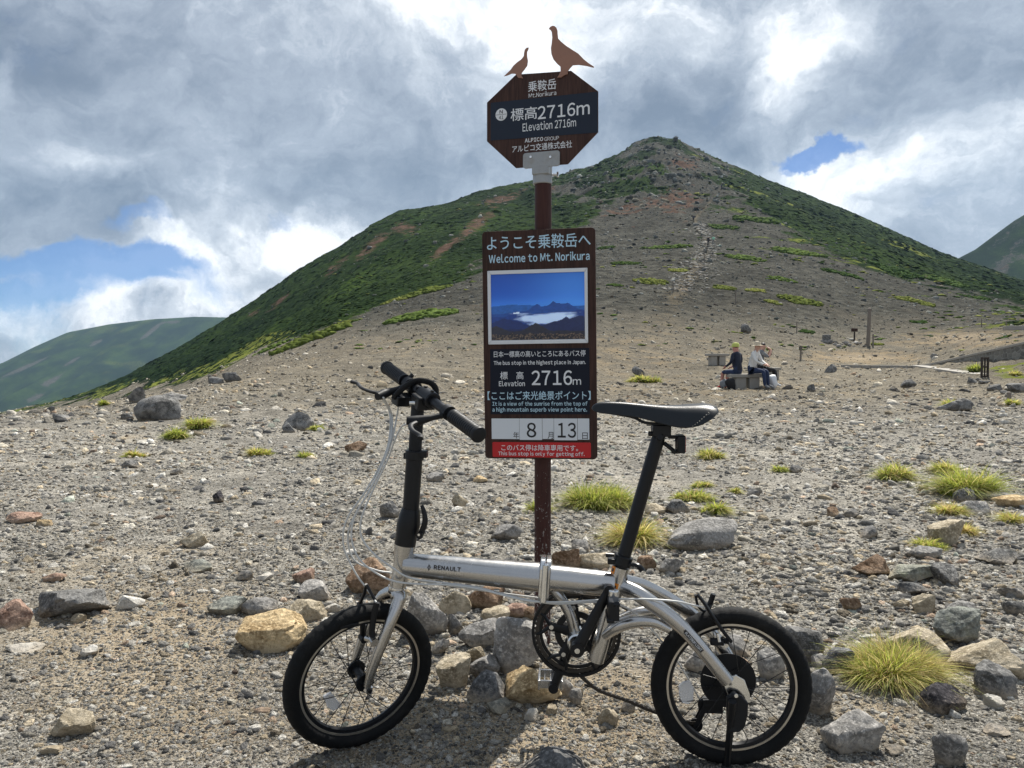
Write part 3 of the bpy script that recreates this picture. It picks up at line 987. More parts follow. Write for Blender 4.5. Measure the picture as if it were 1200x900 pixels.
# extra coarse stones right of the bicycle and round the post
n = 4200
PXc = np.concatenate([rng.normal(1050, 130, n // 2), rng.normal(610, 120, n // 4), rng.uniform(-150, 1350, n // 4)])
PYc = np.concatenate([rng.normal(690, 65, n // 2), rng.normal(700, 45, n // 4), rng.uniform(470, 700, n // 4)])
ok = (PYc > 480) & (PYc < 880); PXc, PYc = PXc[ok], PYc[ok]
P2 = stones(len(PXc), PXc, 930.0 / (PYc - 415), 5, 16, 2.0, 40)
# slope
n = 52000
PXs = rng.uniform(-200, 1400, n); Ys = np.exp(rng.uniform(math.log(25), math.log(410), n))
Zs = surf(PXs, Ys)
cv = cover(PXs, Ys, Zs)
rocky = g2(PXs, z2py(Zs, Ys), 745, 198, 120, 42)
tr = np.exp(-((PXs - np.interp(z2py(Zs, Ys), [222, 257, 283, 305, 340, 352], [843, 812, 828, 822, 795, 788])) / np.interp(z2py(Zs, Ys), [222, 283, 345, 352], [5, 9, 26, 8])) ** 2) * (z2py(Zs, Ys) < 352)
keep = (rng.random(n) < (1 - cv[:, 0]) * .62 + rocky * .5 + tr) & (cv[:, 1] < .6)
PXs, Ys, rocky, tr = PXs[keep], Ys[keep], rocky[keep], tr[keep]
P3 = stones(len(PXs), PXs, Ys, 1.2, 7.5, 2.3, 40, maxw=3.0)
mul = (1 + .9 * rocky + .5 * tr)[:, None]
P3 = (P3[0], P3[1] * mul, P3[2])
# trail boulders
n = 900
pyt = rng.uniform(262, 345, n); pxt = np.interp(pyt, [257, 283, 305, 340, 352], [815, 829, 822, 795, 780]) + rng.normal(0, 1, n) * np.interp(pyt, [262, 300, 345], [3, 9, 17])
_Ys = np.exp(np.linspace(math.log(45), math.log(300), 400)); _pz = z2py(surf(np.full_like(_Ys, 820), _Ys), _Ys)
_o = np.argsort(_pz); Yt = np.interp(pyt, _pz[_o], _Ys[_o])
P4 = stones(n, pxt, Yt, 1.6, 5.0, 1.8, 40, maxw=2.0)
allP = [np.concatenate([a[i] for a in (P1, P2, P3)]) for i in range(3)]
tproto = bpy.data.collections.new("trail_stone_prototypes")
tm_ = mk_rock('worn_pale_trail_stone', (.16, .155, .145), (.30, .29, .265), 1.2)
for i in range(6):
    V, F = rock_shape(980 + i, 2, 14, 9, .03)
    me = np_mesh('trail_stone', V * (np.array([1, .8, .32]) * .5), F); me.materials.append(tm_)
    tproto.objects.link(bpy.data.objects.new('trail_stone.%03d' % i, me))
scatter('trail_stones', P4[0], P4[1] * 1.35, P4[2] * np.array([.5, .5, 1]), rng.integers(0, 6, len(P4[0])), tproto, 'pale flat stones forming the worn stepped trail up the slope')
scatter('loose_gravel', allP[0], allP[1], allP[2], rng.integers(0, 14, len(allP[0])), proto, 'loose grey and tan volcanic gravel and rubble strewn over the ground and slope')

# shrubs that clothe the flanks
n = 190000
PXb = rng.uniform(-200, 1400, n); Yb = np.exp(rng.uniform(math.log(30), math.log(440), n))
Zb = surf(PXb, Yb)
cv = cover(PXb, Yb, Zb)
vn = fbm((PXb - 600) / FOC * Yb * .22, Yb * .22, 4, .6)
keep = rng.random(n) < np.clip((cv[:, 0] + vn * .5 - .52) * 2.6, 0, .75)
PXb, Yb, Zb = PXb[keep], Yb[keep], Zb[keep]
n = len(PXb)
sz = np.clip(rng.uniform(1.5, 3.6, n) * Yb / FOC, .25, 1.7)
S = sz[:, None] * rng.uniform(.8, 1.35, (n, 3)) * np.array([1.9, 1.7, .28])
_e = 1.5
_x = (PXb - 600) / FOC * Yb
_px2 = 600 + FOC * (_x + _e) / Yb
_gx = (surf(_px2, Yb, False) - surf(PXb, Yb, False)) / _e
_gy = (surf(600 + FOC * _x / (Yb + _e), Yb + _e, False) - surf(PXb, Yb, False)) / _e
ROTB = np.stack([np.arctan(_gy) + rng.normal(0, .06, n), -np.arctan(_gx) + rng.normal(0, .06, n), rng.normal(0, .25, n)], -1)
scatter('mountain_shrubs', np.stack([(PXb - 600) / FOC * Yb, Yb, Zb + sz * .0], -1), S, ROTB, rng.integers(0, 6, n), bproto, 'low dark green dwarf pine and turf covering the mountain flanks')

# yellowish turf cushions dotted over the slope
yproto = bpy.data.collections.new("turf_prototypes")
for i in range(5):
    yproto.objects.link(bpy.data.objects.new('turf.%03d' % i, bush_mesh(80 + i, M['yelcushion'] if i % 2 else M['cushion'], 2, .3)))
n = 9000
PXy = rng.uniform(380, 1400, n); Yy_ = np.exp(rng.uniform(math.log(34), math.log(300), n))
Zy = surf(PXy, Yy_); pyy = z2py(Zy, Yy_)
cl_ = fbm((PXy - 600) / FOC * Yy_ * .16 + 31, Yy_ * .30 + 2, 4, .6)
keep = (rng.random(n) < np.clip((cl_ - .16) * 3.2, 0, .8)) & (cover(PXy, Yy_, Zy)[:, 3] < .45) & (rng.random(n) < np.clip((PXy - 420) / 500, .25, 1))
PXy, Yy_, Zy = PXy[keep], Yy_[keep], Zy[keep]
n = len(PXy)
sz = np.clip(rng.uniform(2.0, 6.5, n) * Yy_ / FOC, .12, 1.6)
scatter('slope_turf', np.stack([(PXy - 600) / FOC * Yy_, Yy_, Zy], -1), sz[:, None] * rng.uniform(.8, 1.3, (n, 3)) * np.array([1.6, 1.2, .7]), np.stack([np.zeros(n), np.zeros(n), rng.uniform(0, 6.28, n)], -1), rng.integers(0, 5, n), yproto, 'small yellow green turf cushions dotted over the scree slope')

# ---- individual rocks: centre column, bottom row, width, height (photo pixels), colour, name, label
RK = [
 (182, 493, 60, 31, 'dgrey', 'largest dark grey boulder on the left crest, behind two grass tufts'),
 (160, 471, 25, 19, 'dgrey', 'upright dark boulder peeking up right behind the largest crest boulder'),
 (201, 470, 34, 11, 'grey', 'row of low grey rock just right of and behind the largest crest boulder'),
 (350, 505, 38, 22, 'dgrey', 'dark pointed boulder in the left mid ground, left of a small grass tuft'),
 (338, 507, 18, 12, 'slate', 'small dark rock leaning against the left side of a pointed boulder'),
 (273, 447, 24, 11, 'dgrey', 'dark boulder at the edge of the green slope above the left crest'),
 (252, 450, 22, 9, 'dgrey', 'lower dark rock left of the boulder at the green slope edge'),
 (148, 492, 20, 8, 'dgrey', 'small dark rock at the left foot of the largest crest boulder'),
 (70, 492, 26, 7, 'dgrey', 'flat dark rock lying alone on the far left crest'),
 (58, 483, 10, 8, 'dgrey', 'tiny upright rock on the skyline of the far left crest'),
 (224, 643, 34, 21, 'tan', 'pale tan angular rock with a shaded face in the left field of gravel'),
 (228, 672, 40, 16, 'green', 'greenish grey smooth rock just below the pale angular rock'),
 (75, 727, 96, 42, 'dgrey', 'wide rough purplish grey rock lying flat at the far left'),
 (58, 683, 27, 13, 'red', 'rusty red brown rock just above the wide rough grey rock'),
 (84, 731, 18, 12, 'tan', 'small tan stone at the lower edge of the wide rough grey rock'),
 (147, 716, 36, 19, 'white', 'whitish rock with a dark corner right of the wide rough grey rock'),
 (316, 765, 82, 48, 'ochre', 'big rounded ochre rock left of the front wheel'),
 (350, 731, 56, 30, 'tan', 'tan block leaning on the back of the big ochre rock'),
 (262, 723, 46, 22, 'green', 'slanting grey slab left of and behind the big ochre rock'),
 (302, 722, 44, 22, 'grey', 'grey rock between the slanting slab and the tan block'),
 (354, 684, 27, 18, 'red', 'rounded pinkish red rock above the tan block'),
 (283, 682, 20, 13, 'dgrey', 'small dark wedge shaped stone left of the pinkish red rock'),
 (306, 681, 22, 9, 'white', 'small white stone between the dark wedge stone and the pinkish red rock'),
 (365, 706, 42, 26, 'lgrey', 'pale grey rock behind the tan block, next to the front tyre'),
 (433, 698, 60, 44, 'brown', 'brown boulder seen between the cables and the head tube'),
 (388, 719, 20, 12, 'white', 'small white stone at the top left of the front tyre'),
 (78, 867, 50, 34, 'tan', 'pointed grey brown rock at the lower left corner of the photo'),
 (22, 766, 44, 13, 'white', 'long flat white stone at the left edge'),
 (97, 772, 24, 15, 'white', 'squarish white stone right of the long flat white stone'),
 (6, 741, 46, 36, 'red', 'pinkish tan rock cut off by the left edge of the photo'),
 (22, 614, 42, 14, 'red', 'flat reddish slab at the far left above the rusty rock'),
 (48, 617, 22, 9, 'ochre', 'small yellow tan stone touching the flat reddish slab'),
 (51, 885, 24, 12, 'tan', 'small tan stone below the pointed rock in the lower left corner'),
 (253, 590, 16, 15, 'black', 'small black upright stone in the left gravel field'),
 (150, 549, 20, 11, 'dgrey', 'small dark stone in front of a low grass tuft on the left'),
 (203, 557, 15, 8, 'dgrey', 'small round dark stone right of the left grass tuft'),
 (457, 608, 27, 22, 'grey', 'rounded brownish grey rock left of the handlepost base'),
 (416, 530, 27, 14, 'brown', 'sloping brown rock just left of the cable bundle'),
 (510, 565, 22, 11, 'grey', 'grey rock between the handlepost and the sign board'),
 (539, 594, 21, 15, 'tan', 'tan brown rock lower left of the sign board'),
 (563, 566, 18, 8, 'ochre', 'small tan flat stone directly under the left corner of the sign board'),
 (568, 716, 48, 30, 'brown', 'reddish brown rock under the main bicycle tube'),
 (498, 749, 56, 58, 'lgrey', 'tall pale grey rock leaning behind the right side of the front tyre'),
 (530, 721, 44, 30, 'tan', 'tan grey angular rock left of the reddish brown rock under the tube'),
 (532, 745, 22, 24, 'dgrey', 'narrow dark stone between the tall pale rock and the pile'),
 (566, 761, 62, 36, 'grey', 'smooth grey rock on top of the pile, tilted to the left'),
 (609, 790, 66, 68, 'lgrey', 'largest pale grey boulder of the pile beside the chainring'),
 (515, 769, 23, 21, 'grey', 'small grey stone close to the right edge of the front tyre'),
 (530, 809, 42, 40, 'tan', 'tan pointed rock at the left end of the pile'),
 (557, 780, 30, 23, 'tan', 'tan grey stone in the gap of the pile'),
 (564, 797, 38, 28, 'grey', 'grey rock directly above the dark front rock of the pile'),
 (571, 824, 50, 36, 'slate', 'dark slate rock at the front of the pile, left of the ochre rock'),
 (625, 829, 72, 46, 'ochre', 'orange ochre boulder at the front of the pile under the lower pedal'),
 (590, 838, 38, 18, 'green', 'pale green speckled stone in front of the pile'),
 (580, 731, 38, 20, 'tan', 'pale tan rock at the top of the pile'),
 (604, 726, 36, 20, 'red', 'brownish red flat rock at the top right of the pile'),
 (621, 727, 20, 17, 'brown', 'dark brown stone beside the foot of the sign post'),
 (623, 846, 18, 14, 'white', 'small whitish stone in front of the ochre boulder'),
 (647, 840, 14, 12, 'tan', 'small tan stone at the right front corner of the ochre boulder'),
 (715, 852, 25, 23, 'tan', 'single pale tan stone lying on bare soil between pedal and rear wheel'),
 (676, 828, 17, 18, 'grey', 'small grey stone above left of the single pale stone'),
 (739, 837, 18, 13, 'grey', 'grey stone lying under the chain near the rear tyre'),
 (664, 817, 18, 20, 'lgrey', 'small pale stone touching the right side of the ochre boulder'),
 (663, 668, 34, 28, 'brown', 'brown faced block right of the sign post just above the bicycle tube'),
 (694, 669, 50, 22, 'tan', 'long tan slab leaning against the brown faced block'),
 (759, 669, 24, 18, 'brown', 'dark brown angular rock right of the seat clamp'),
 (786, 674, 32, 21, 'grey', 'grey rock right of the dark brown rock by the seat clamp'),
 (818, 645, 98, 40, 'grey', 'broad flat cracked grey rock right of the seatpost'),
 (795, 602, 30, 16, 'dgrey', 'dark rock behind the broad flat cracked rock'),
 (768, 603, 26, 13, 'tan', 'tan grey rock left of the dark rock behind the broad flat rock'),
 (682, 647, 22, 14, 'grey', 'grey stone just right of the sign post above the tube'),
 (593, 635, 38, 21, 'grey', 'rough grey rock just left of the sign post'),
 (646, 928, 94, 44, 'slate', 'large dark smooth rock cut off by the bottom edge of the photo'),
 (882, 583, 18, 10, 'dgrey', 'small dark rock right of the tufts beyond the broad flat rock'),
 (868, 772, 34, 26, 'grey', 'grey rock seen through the top of the rear wheel'),
 (908, 798, 32, 36, 'lgrey', 'pale rock seen through the right spokes of the rear wheel'),
 (818, 790, 26, 32, 'lgrey', 'pale rock seen through the left spokes of the rear wheel'),
 (951, 777, 54, 42, 'dgrey', 'dark block just behind the right side of the rear tyre'),
 (962, 842, 42, 56, 'grey', 'grey block touching the right edge of the rear tyre'),
 (1005, 886, 72, 52, 'lgrey', 'angular pale grey slab pointing right near the bottom edge'),
 (988, 792, 36, 32, 'slate', 'blue grey elongated stone left of the big golden tuft'),
 (966, 786, 20, 18, 'lgrey', 'small pale stone between the dark block and the blue grey stone'),
 (1078, 782, 80, 44, 'tan', 'pinkish tan slab half hidden behind the big golden tuft'),
 (1123, 758, 62, 46, 'green', 'pointed dark green grey rock right of the big golden tuft'),
 (1156, 794, 86, 46, 'tan', 'large tan grey boulder at the right edge'),
 (1174, 819, 52, 40, 'dgrey', 'rounded dark grey rock in front of the large right boulder'),
 (1114, 838, 56, 33, 'black', 'black rough rock below the big golden tuft'),
 (1124, 902, 44, 44, 'grey', 'grey rounded rock at the lower right corner'),
 (1174, 831, 22, 16, 'white', 'small white stone below the rounded dark grey rock'),
 (1058, 887, 24, 12, 'grey', 'small flat grey stone right of the angular pale slab'),
 (1178, 864, 30, 13, 'lgrey', 'pale flat stone at the right edge above the lower right rock'),
 (1023, 677, 48, 28, 'brown', 'brown rounded rock at the left end of a row on the right'),
 (1070, 684, 62, 24, 'lichen', 'flat lichen speckled rock in the middle of the row on the right'),
 (1118, 688, 38, 28, 'dgrey', 'dark grey rock at the right end of the row on the right'),
 (1086, 656, 38, 17, 'grey', 'grey flat rock in front of the low tuft on the right'),
 (1112, 640, 38, 33, 'tan', 'tan grey wedge rock right of the low tuft'),
 (1132, 589, 25, 18, 'dgrey', 'dark rock at the foot of the large green tuft on the right'),
 (1148, 604, 36, 17, 'lgrey', 'pale veined rock below the large green tuft on the right'),
 (1172, 588, 58, 13, 'grey', 'long grey slab right of the large green tuft'),
 (1187, 596, 34, 16, 'ochre', 'orange brown rock at the right edge beside the long slab'),
 (1002, 718, 27, 18, 'brown', 'brown angular rock above the big golden tuft'),
 (1088, 720, 27, 24, 'tan', 'tan rounded rock right of the small smooth tan stone'),
 (1062, 714, 20, 12, 'tan', 'small smooth tan stone beside the tan rounded rock'),
 (1075, 700, 36, 18, 'slate', 'flat dark slate rock above the smooth tan stone'),
 (1132, 731, 48, 27, 'grey', 'rough grey rock behind the pointed dark green grey rock'),
 (1175, 663, 48, 20, 'dgrey', 'long dark rock near the right edge above the boulder group'),
 (1192, 701, 28, 14, 'grey', 'grey rock at the right edge level with the rounded rocks'),
 (1196, 722, 26, 18, 'dgrey', 'dark rock at the right edge above the large right boulder'),
 (979, 606, 16, 12, 'brown', 'small dark brown stone in the right middle gravel'),
 (1001, 607, 18, 10, 'dgrey', 'small dark stone right of the small dark brown stone'),
 (1021, 632, 22, 16, 'grey', 'grey stone right of centre above the brown rounded rock'),
 (934, 554, 15, 9, 'dgrey', 'dark stone right of the small isolated tuft behind the saddle'),
 (1120, 481, 38, 15, 'darkblock', 'dark low block with grass at its foot on the right plain'),
 (1064, 454, 19, 9, 'dgrey', 'small dark rock with mossy base left of the wooden frame post'),
 (974, 437, 15, 11, 'dgrey', 'squared dark rock in front of the pale kerb line'),
 (951, 459, 9, 9, 'dgrey', 'small upright dark rock right of the seated people'),
 (873, 389, 15, 10, 'dgrey', 'dark boulder on the slope above the seated people'),
 (1094, 421, 10, 7, 'grey', 'grey rock sitting beside the start of the concrete wall'),
 (748, 441, 16, 11, 'dgrey', 'dark rock with a grass skirt between sign board and people'),
 (1140, 450, 12, 7, 'dgrey', 'stone at the foot of the wooden frame post'),
 (1165, 458, 16, 8, 'dgrey', 'dark stone right of the wooden frame post'),
 (1192, 460, 22, 10, 'dgrey', 'dark rock cut off by the right edge beside the grassy strip'),
]
ROCK['darkblock'] = ROCK['dgrey']
FLATK = {12: .55, 68: .5}
rock_objs = []
for i, (cx, yb, w, h, colr, label) in enumerate(RK):
    p = ground_at(cx, yb)
    Y = p.y
    e = math.atan2(CH - p.z, Y)
    wm = w * Y / FOC
    dm = wm * (.75 if w > 20 else .8)
    if Y > 8: dm = wm * .6
    hv = h * Y / FOC
    hm = max((hv - dm * math.sin(e) * .5) / math.cos(e), .30 * hv)
    hm = min(hm, hv)
    sub = 5 if w > 55 and Y < 4 else (4 if w > 26 else 3)
    V, F = rock_shape(2000 + i * 7, sub, 36 if colr in ('ochre', 'tan', 'lgrey') else 60, 11, .046)
    yaw = random.uniform(-.5, .5)
    sink = .34
    V = V * np.array([wm / 2, dm / 2, hm / 2 * (1 + sink)])
    c, s = math.cos(yaw), math.sin(yaw)
    V = np.stack([V[:, 0] * c - V[:, 1] * s, V[:, 0] * s + V[:, 1] * c, V[:, 2]], -1)
    V[:, 0] *= wm / (V[:, 0].max() - V[:, 0].min())
    V[:, 2] += hm / 2 * (1 - sink)
    me = np_mesh('rock', V, F)
    me.materials.append(ROCK[colr])
    nm = 'boulder' if w >= 50 else 'rock'
    ob = link(nm, me, smooth=32)
    yc = Y + dm * .42
    ob.location = (p.x * yc / Y, yc, gz(p.x, yc))
    tag(ob, label, 'rock' if nm == 'rock' else 'boulder', 'rocks lying about on the gravel')

# ------------------------------------------------------------------ grass tufts
def tuft(name, cx, yb, w, h, label, gold=.4, nb=900, cat='grass tuft'):
    p = ground_at(cx, yb)
    Y = p.y
    wm = w * Y / FOC
    e = math.atan2(CH - p.z, Y)
    wm0 = wm; wm = wm * .80; dm = wm * .6
    hm = max((h * Y / FOC - dm * math.sin(e) * .6) / math.cos(e), .35 * h * Y / FOC)
    L = hm * (1.35 if w < 120 else 1.12)
    r = np.random.default_rng(int(cx * 7 + yb))
    # several sub clumps inside the ellipse
    nb = int(nb * 1.7)
    nc = max(6, int(w / 5))
    ca = r.uniform(0, 6.28, nc); cr = np.sqrt(r.random(nc)) * .80
    cc = np.stack([np.cos(ca) * cr * wm / 2, np.sin(ca) * cr * dm / 2], -1)
    k = r.integers(0, nc, nb)
    base = cc[k] + r.normal(0, 1, (nb, 2)) * np.array([wm, dm]) * .055
    lean_dir = r.uniform(0, 6.28, nb)
    out = base / np.array([wm / 2, dm / 2])
    loc = (base - cc[k]) / (np.array([wm, dm]) * .055)
    cl = r.normal(0, .28, (nc, 2))
    lean = np.stack([np.cos(lean_dir), np.sin(lean_dir)], -1) * .45 + out * .30 + loc * .32 + cl[k]
    lm = np.linalg.norm(lean, axis=1, keepdims=True); lean = lean * np.minimum(1, .85 / np.maximum(lm, 1e-6))
    ch_ = r.uniform(.62, 1.12, nc)
    fall = np.clip(1 - (out ** 2).sum(1) * .45, .35, 1)
    ln = L * (r.uniform(.55, 1.0, nb) + .22 * (r.random(nb) > .96)) * fall * ch_[k]
    bw = np.clip(.62 * Y / FOC, .0010, .03) * r.uniform(.7, 1.5, nb)
    segs = 4
    t = np.linspace(0, 1, segs + 1)
    bend = r.uniform(.35, 1.7, nb); curl = r.normal(0, .55, nb)
    pts = np.zeros((nb, segs + 1, 3))
    for j, tt in enumerate(t):
        hor = (tt * .25 + tt ** 2 * .75) * bend
        pts[:, j, :2] = base + lean * (ln * hor)[:, None]
        pts[:, j, :2] += (np.stack([-lean[:, 1], lean[:, 0]], -1) * (ln * curl * tt ** 2)[:, None])
        pts[:, j, 2] = np.maximum(ln * (tt - .50 * bend * tt ** 2.0), .004 * (j > 0))
    side = np.stack([np.cos(lean_dir + 1.57 + r.normal(0, .6, nb)), np.sin(lean_dir + 1.57), np.zeros(nb)], -1)
    wid = (bw[:, None] * (1 - t[None, :] * .85))[:, :, None] * side[:, None, :]
    V = np.concatenate([pts - wid, pts + wid], 1).reshape(nb, 2 * (segs + 1), 3)
    Fs = []
    for j in range(segs):
        Fs.append([j, j + 1, segs + 1 + j + 1, segs + 1 + j])
    F = (np.array(Fs)[None] + (np.arange(nb) * 2 * (segs + 1))[:, None, None]).reshape(-1, 4)
    me = np_mesh(name, V.reshape(-1, 3), F)
    g = np.clip(r.random(nb) * .75 + r.random(nc)[k] * .35 - .05, 0, 1)
    green = np.array([.17, .26, .035]); lime = np.array([.42, .48, .07]); straw = np.array([.72, .60, .26]); dead = np.array([.36, .25, .11])
    colr = np.where((g < gold * .75)[:, None], straw, np.where((g < gold)[:, None], dead, np.where((g < gold + (1 - gold) * .5)[:, None], lime, green)))
    colr = colr * r.uniform(.75, 1.2, (nb, 1))
    shade = np.ones(segs + 1)
    tip = np.concatenate([t, t])[None, :, None]
    C = colr[:, None, :] * (1 - tip * .35) + (colr[:, None, :] * .6 + straw * .5) * tip * .35
    C = np.concatenate([C, np.ones((nb, 2 * (segs + 1), 1))], -1)
    add_color_attr(me, 'tint', C.reshape(-1, 4))
    me.materials.append(M['grass'])
    ob = link(name, me, smooth=None)
    yc = Y + dm * .4
    ob.location = (p.x * yc / Y, yc, gz(p.x, yc) - .005)
    return tag(ob, label, cat, 'grass tufts growing in the gravel')


TF = [
 (1046, 804, 128, 74, .55, 4200, 'large golden green grass tuft spilling over rocks right of the rear wheel'),
 (1140, 584, 86, 44, .28, 1800, 'largest green grass tuft on the right, in front of the long slab'),
 (1106, 556, 40, 22, .35, 700, 'grass tuft behind the left end of the largest green tuft'),
 (1052, 564, 54, 26, .40, 1000, 'grass tuft a little left of the largest green tuft'),
 (1118, 604, 44, 20, .55, 700, 'low yellowish tuft between the largest green tuft and a wedge rock'),
 (1136, 628, 40, 18, .7, 600, 'straw coloured tuft beside the tan grey wedge rock'),
 (1090, 644, 56, 18, .35, 900, 'low mossy green tuft above the grey flat rock'),
 (1188, 613, 44, 18, .5, 700, 'yellowish tuft at the right edge below the orange brown rock'),
 (700, 598, 104, 42, .30, 2400, 'wide bright grass tuft between the sign post and the seatpost'),
 (632, 601, 34, 18, .35, 500, 'small grass tuft beside the left of the sign post'),
 (742, 640, 60, 40, .50, 1500, 'spiky golden tuft behind the lower seatpost'),
 (815, 588, 60, 20, .35, 900, 'grass tuft above the broad flat cracked rock'),
 (838, 603, 38, 22, .35, 700, 'small tuft at the upper right of the broad flat cracked rock'),
 (822, 572, 34, 12, .35, 400, 'thin low tuft behind the group right of the seatpost'),
 (831, 539, 38, 18, .35, 700, 'isolated tuft to the right behind the rear reflector'),
 (865, 579, 16, 11, .35, 250, 'tiny tuft left of a small dark rock right of the seatpost'),
 (912, 554, 28, 12, .2, 450, 'small isolated bright tuft left of a dark stone in the right gravel'),
 (204, 515, 34, 18, .2, 800, 'bright tuft in front of the largest crest boulder'),
 (232, 503, 34, 18, .3, 800, 'tuft right of the largest crest boulder'),
 (371, 505, 18, 10, .3, 350, 'little tuft at the right foot of a pointed dark boulder'),
 (158, 536, 34, 13, .4, 600, 'low tuft in the left gravel field with a small dark stone in front'),
 (300, 534, 42, 14, .4, 700, 'low wide tuft in the middle of the left gravel field'),
 (358, 537, 26, 11, .35, 450, 'small tuft right of the low wide tuft in the left gravel field'),
 (119, 476, 14, 9, .2, 250, 'tiny tuft on the left crest beside the tip of the green slope'),
 (755, 449, 50, 12, .35, 700, 'low grass around a dark rock between sign board and people'),
 (1118, 478, 36, 13, .4, 600, 'grass growing over the dark low block on the right plain'),
 (1142, 437, 18, 13, .1, 400, 'bright green leafy clump left of the wooden frame post'),
 (1188, 475, 20, 9, .3, 300, 'small tuft at the right edge below the grassy strip'),
 (1186, 440, 30, 8, .5, 400, 'yellowish grass patch behind the wooden frame post'),
]
for cx, yb, w, h, g, nb, lab in TF:
    tuft('grass_tuft', cx, yb, w, h, lab, g, nb)

# ---- cushion shrubs on the slope
def patch(cx, yb, w, h, label, mat):
    p = ground_at(cx, yb - h * .35)
    Y = p.y
    wm = w * Y / FOC * .92
    r = np.random.default_rng(int(cx * 3 + yb))
    dz = surf(np.array([cx, cx]), np.array([Y * .985, Y * 1.015]), False)
    slope = max((dz[1] - dz[0]) / (Y * .03), .05)
    # the patch runs along the slope: depth that projects to h pixels
    h = h * 1.35
    dep = np.clip((h * 1.0 * Y / FOC) / (slope + (CH - p.z) / Y + .03 if slope + (CH - p.z) / Y > .02 else .05), wm * .12, wm * .9)
    nb = int(45 + w * 1.6)
    D, F0 = ICO[2]
    Vs = []; Fs = []
    for i in range(nb):
        a = r.uniform(0, 6.28); q = math.sqrt(r.random())
        x = math.cos(a) * q * wm / 2; y = math.sin(a) * q * dep / 2
        s = max(.09 * wm * r.uniform(.6, 1.25) * (1.15 - .55 * q), 2.2 * Y / FOC)
        s = min(s, h * .62 * Y / FOC)
        X, Yy = p.x + x, Y + y
        z = gz(X, Yy)
        V = D * (1 + .22 * sin_noise(D, i + 5, 5) + .12 * r.normal(size=len(D)))[:, None] * np.array([1.45, 1.2, .85]) * s * .62
        Vs.append(V + np.array([x, y, z - p.z + s * .12])); Fs.append(F0 + len(D) * i)
    me = np_mesh('cushion_shrub', np.concatenate(Vs), np.concatenate(Fs))
    me.materials.append(mat)
    ob = link('cushion_shrub', me, smooth=None)
    me.polygons.foreach_set('use_smooth', [True] * len(me.polygons))
    ob.location = p
    return tag(ob, label, 'shrub', 'low cushion shrubs on the scree slope')


G_, Y_ = M['cushion'], M['yelcushion']
for a in [
 (495, 375, 92, 13, 'long green cushion shrub just left of the sign board photo', G_),
 (500, 347, 66, 14, 'upper yellow green cushion left of the sign board heading', Y_),
 (465, 355, 40, 9, 'yellow green cushion at the left foot of the upper cushion', Y_),
 (365, 409, 100, 30, 'broad green hump of shrubs at the upper edge of the left gravel', Y_),
 (320, 412, 50, 12, 'green shrubs left of the broad hump above the left gravel', G_),
 (395, 385, 40, 10, 'yellowish shrubs on the right shoulder of the broad green hump', Y_),
 (733, 313, 38, 10, 'dark green cushion right beside the sign board top', G_),
 (780, 294, 66, 8, 'long flat green cushion left of the hikers', G_),
 (710, 293, 22, 6, 'small green cushion peeking out behind the sign board edge', G_),
 (762, 336, 46, 14, 'yellow green cushion left of the foot of the stone steps', Y_),
 (794, 320, 26, 7, 'small yellow green cushion beside the stone steps', Y_),
 (872, 306, 50, 9, 'green cushion to the right below the hikers', G_),
 (848, 342, 30, 12, 'yellow cushion right of the foot of the stone steps', Y_),
 (884, 344, 26, 8, 'small yellowish cushion right of the yellow one by the steps', Y_),
 (935, 358, 56, 14, 'long yellow green cushion on the middle of the scree', Y_),
 (845, 270, 42, 8, 'green cushion right of and above the hikers', G_),
 (885, 262, 60, 7, 'flat green streak of shrubs high on the right slope', G_),
 (935, 300, 66, 8, 'green shrub streak at mid height of the right slope', G_),
 (985, 325, 52, 8, 'green shrub streak right of centre below the right flank', G_),
 (1045, 322, 66, 9, 'long green shrub streak below the right flank', G_),
 (1070, 358, 50, 13, 'bright green cushion above the concrete wall path', Y_),
 (1075, 381, 19, 8, 'dark green small cushion above the start of the wall', G_),
 (1105, 335, 56, 8, 'green shrub streak at the right under the dark flank', G_),
 (915, 330, 36, 7, 'small green cushion in the middle of the scree', G_),
 (1140, 352, 40, 6, 'thin green shrub streak near the right edge', G_),
 (905, 357, 20, 7, 'tiny yellowish cushion left of the long yellow green cushion', Y_),
 (1095, 330, 30, 5, 'thin dark shrub streak touching the right flank', G_),
 (720, 338, 20, 7, 'small green cushion right of the sign board photo', G_),
 (945, 391, 18, 6, 'tiny cushion on the slope left of the tall wooden pole', G_),
 (1027, 406, 14, 5, 'tiny yellow cushion at the foot of the tall wooden pole', Y_),
 (1175, 398, 18, 5, 'little green cushion on the far side of the concrete wall', G_),
]:
    patch(*a)

# ------------------------------------------------------------------ lettering
BOLD = {}


def text_mesh(body, bold=0.0):
    cu = bpy.data.curves.new('lettering', 'FONT')
    cu.body = body
    cu.offset = bold
    cu.resolution_u = 3
    to = bpy.data.objects.new('lettering', cu)
    COL.objects.link(to)
    dg = bpy.context.evaluated_depsgraph_get()
    dg.update()
    me = bpy.data.meshes.new_from_object(to.evaluated_get(dg))
    bpy.data.objects.remove(to)
    V = np.array([v.co[:] for v in me.vertices])
    return me, V


_G = {}


def glyph(ch, bold):
    k = (ch, bold)
    if k not in _G:
        me, V = text_mesh(chr(ord(ch) + 0xFEE0), bold)
        me.calc_loop_triangles()
        tri = [tuple(t.vertices) for t in me.loop_triangles]
        _G[k] = (V, tri)
    return _G[k]


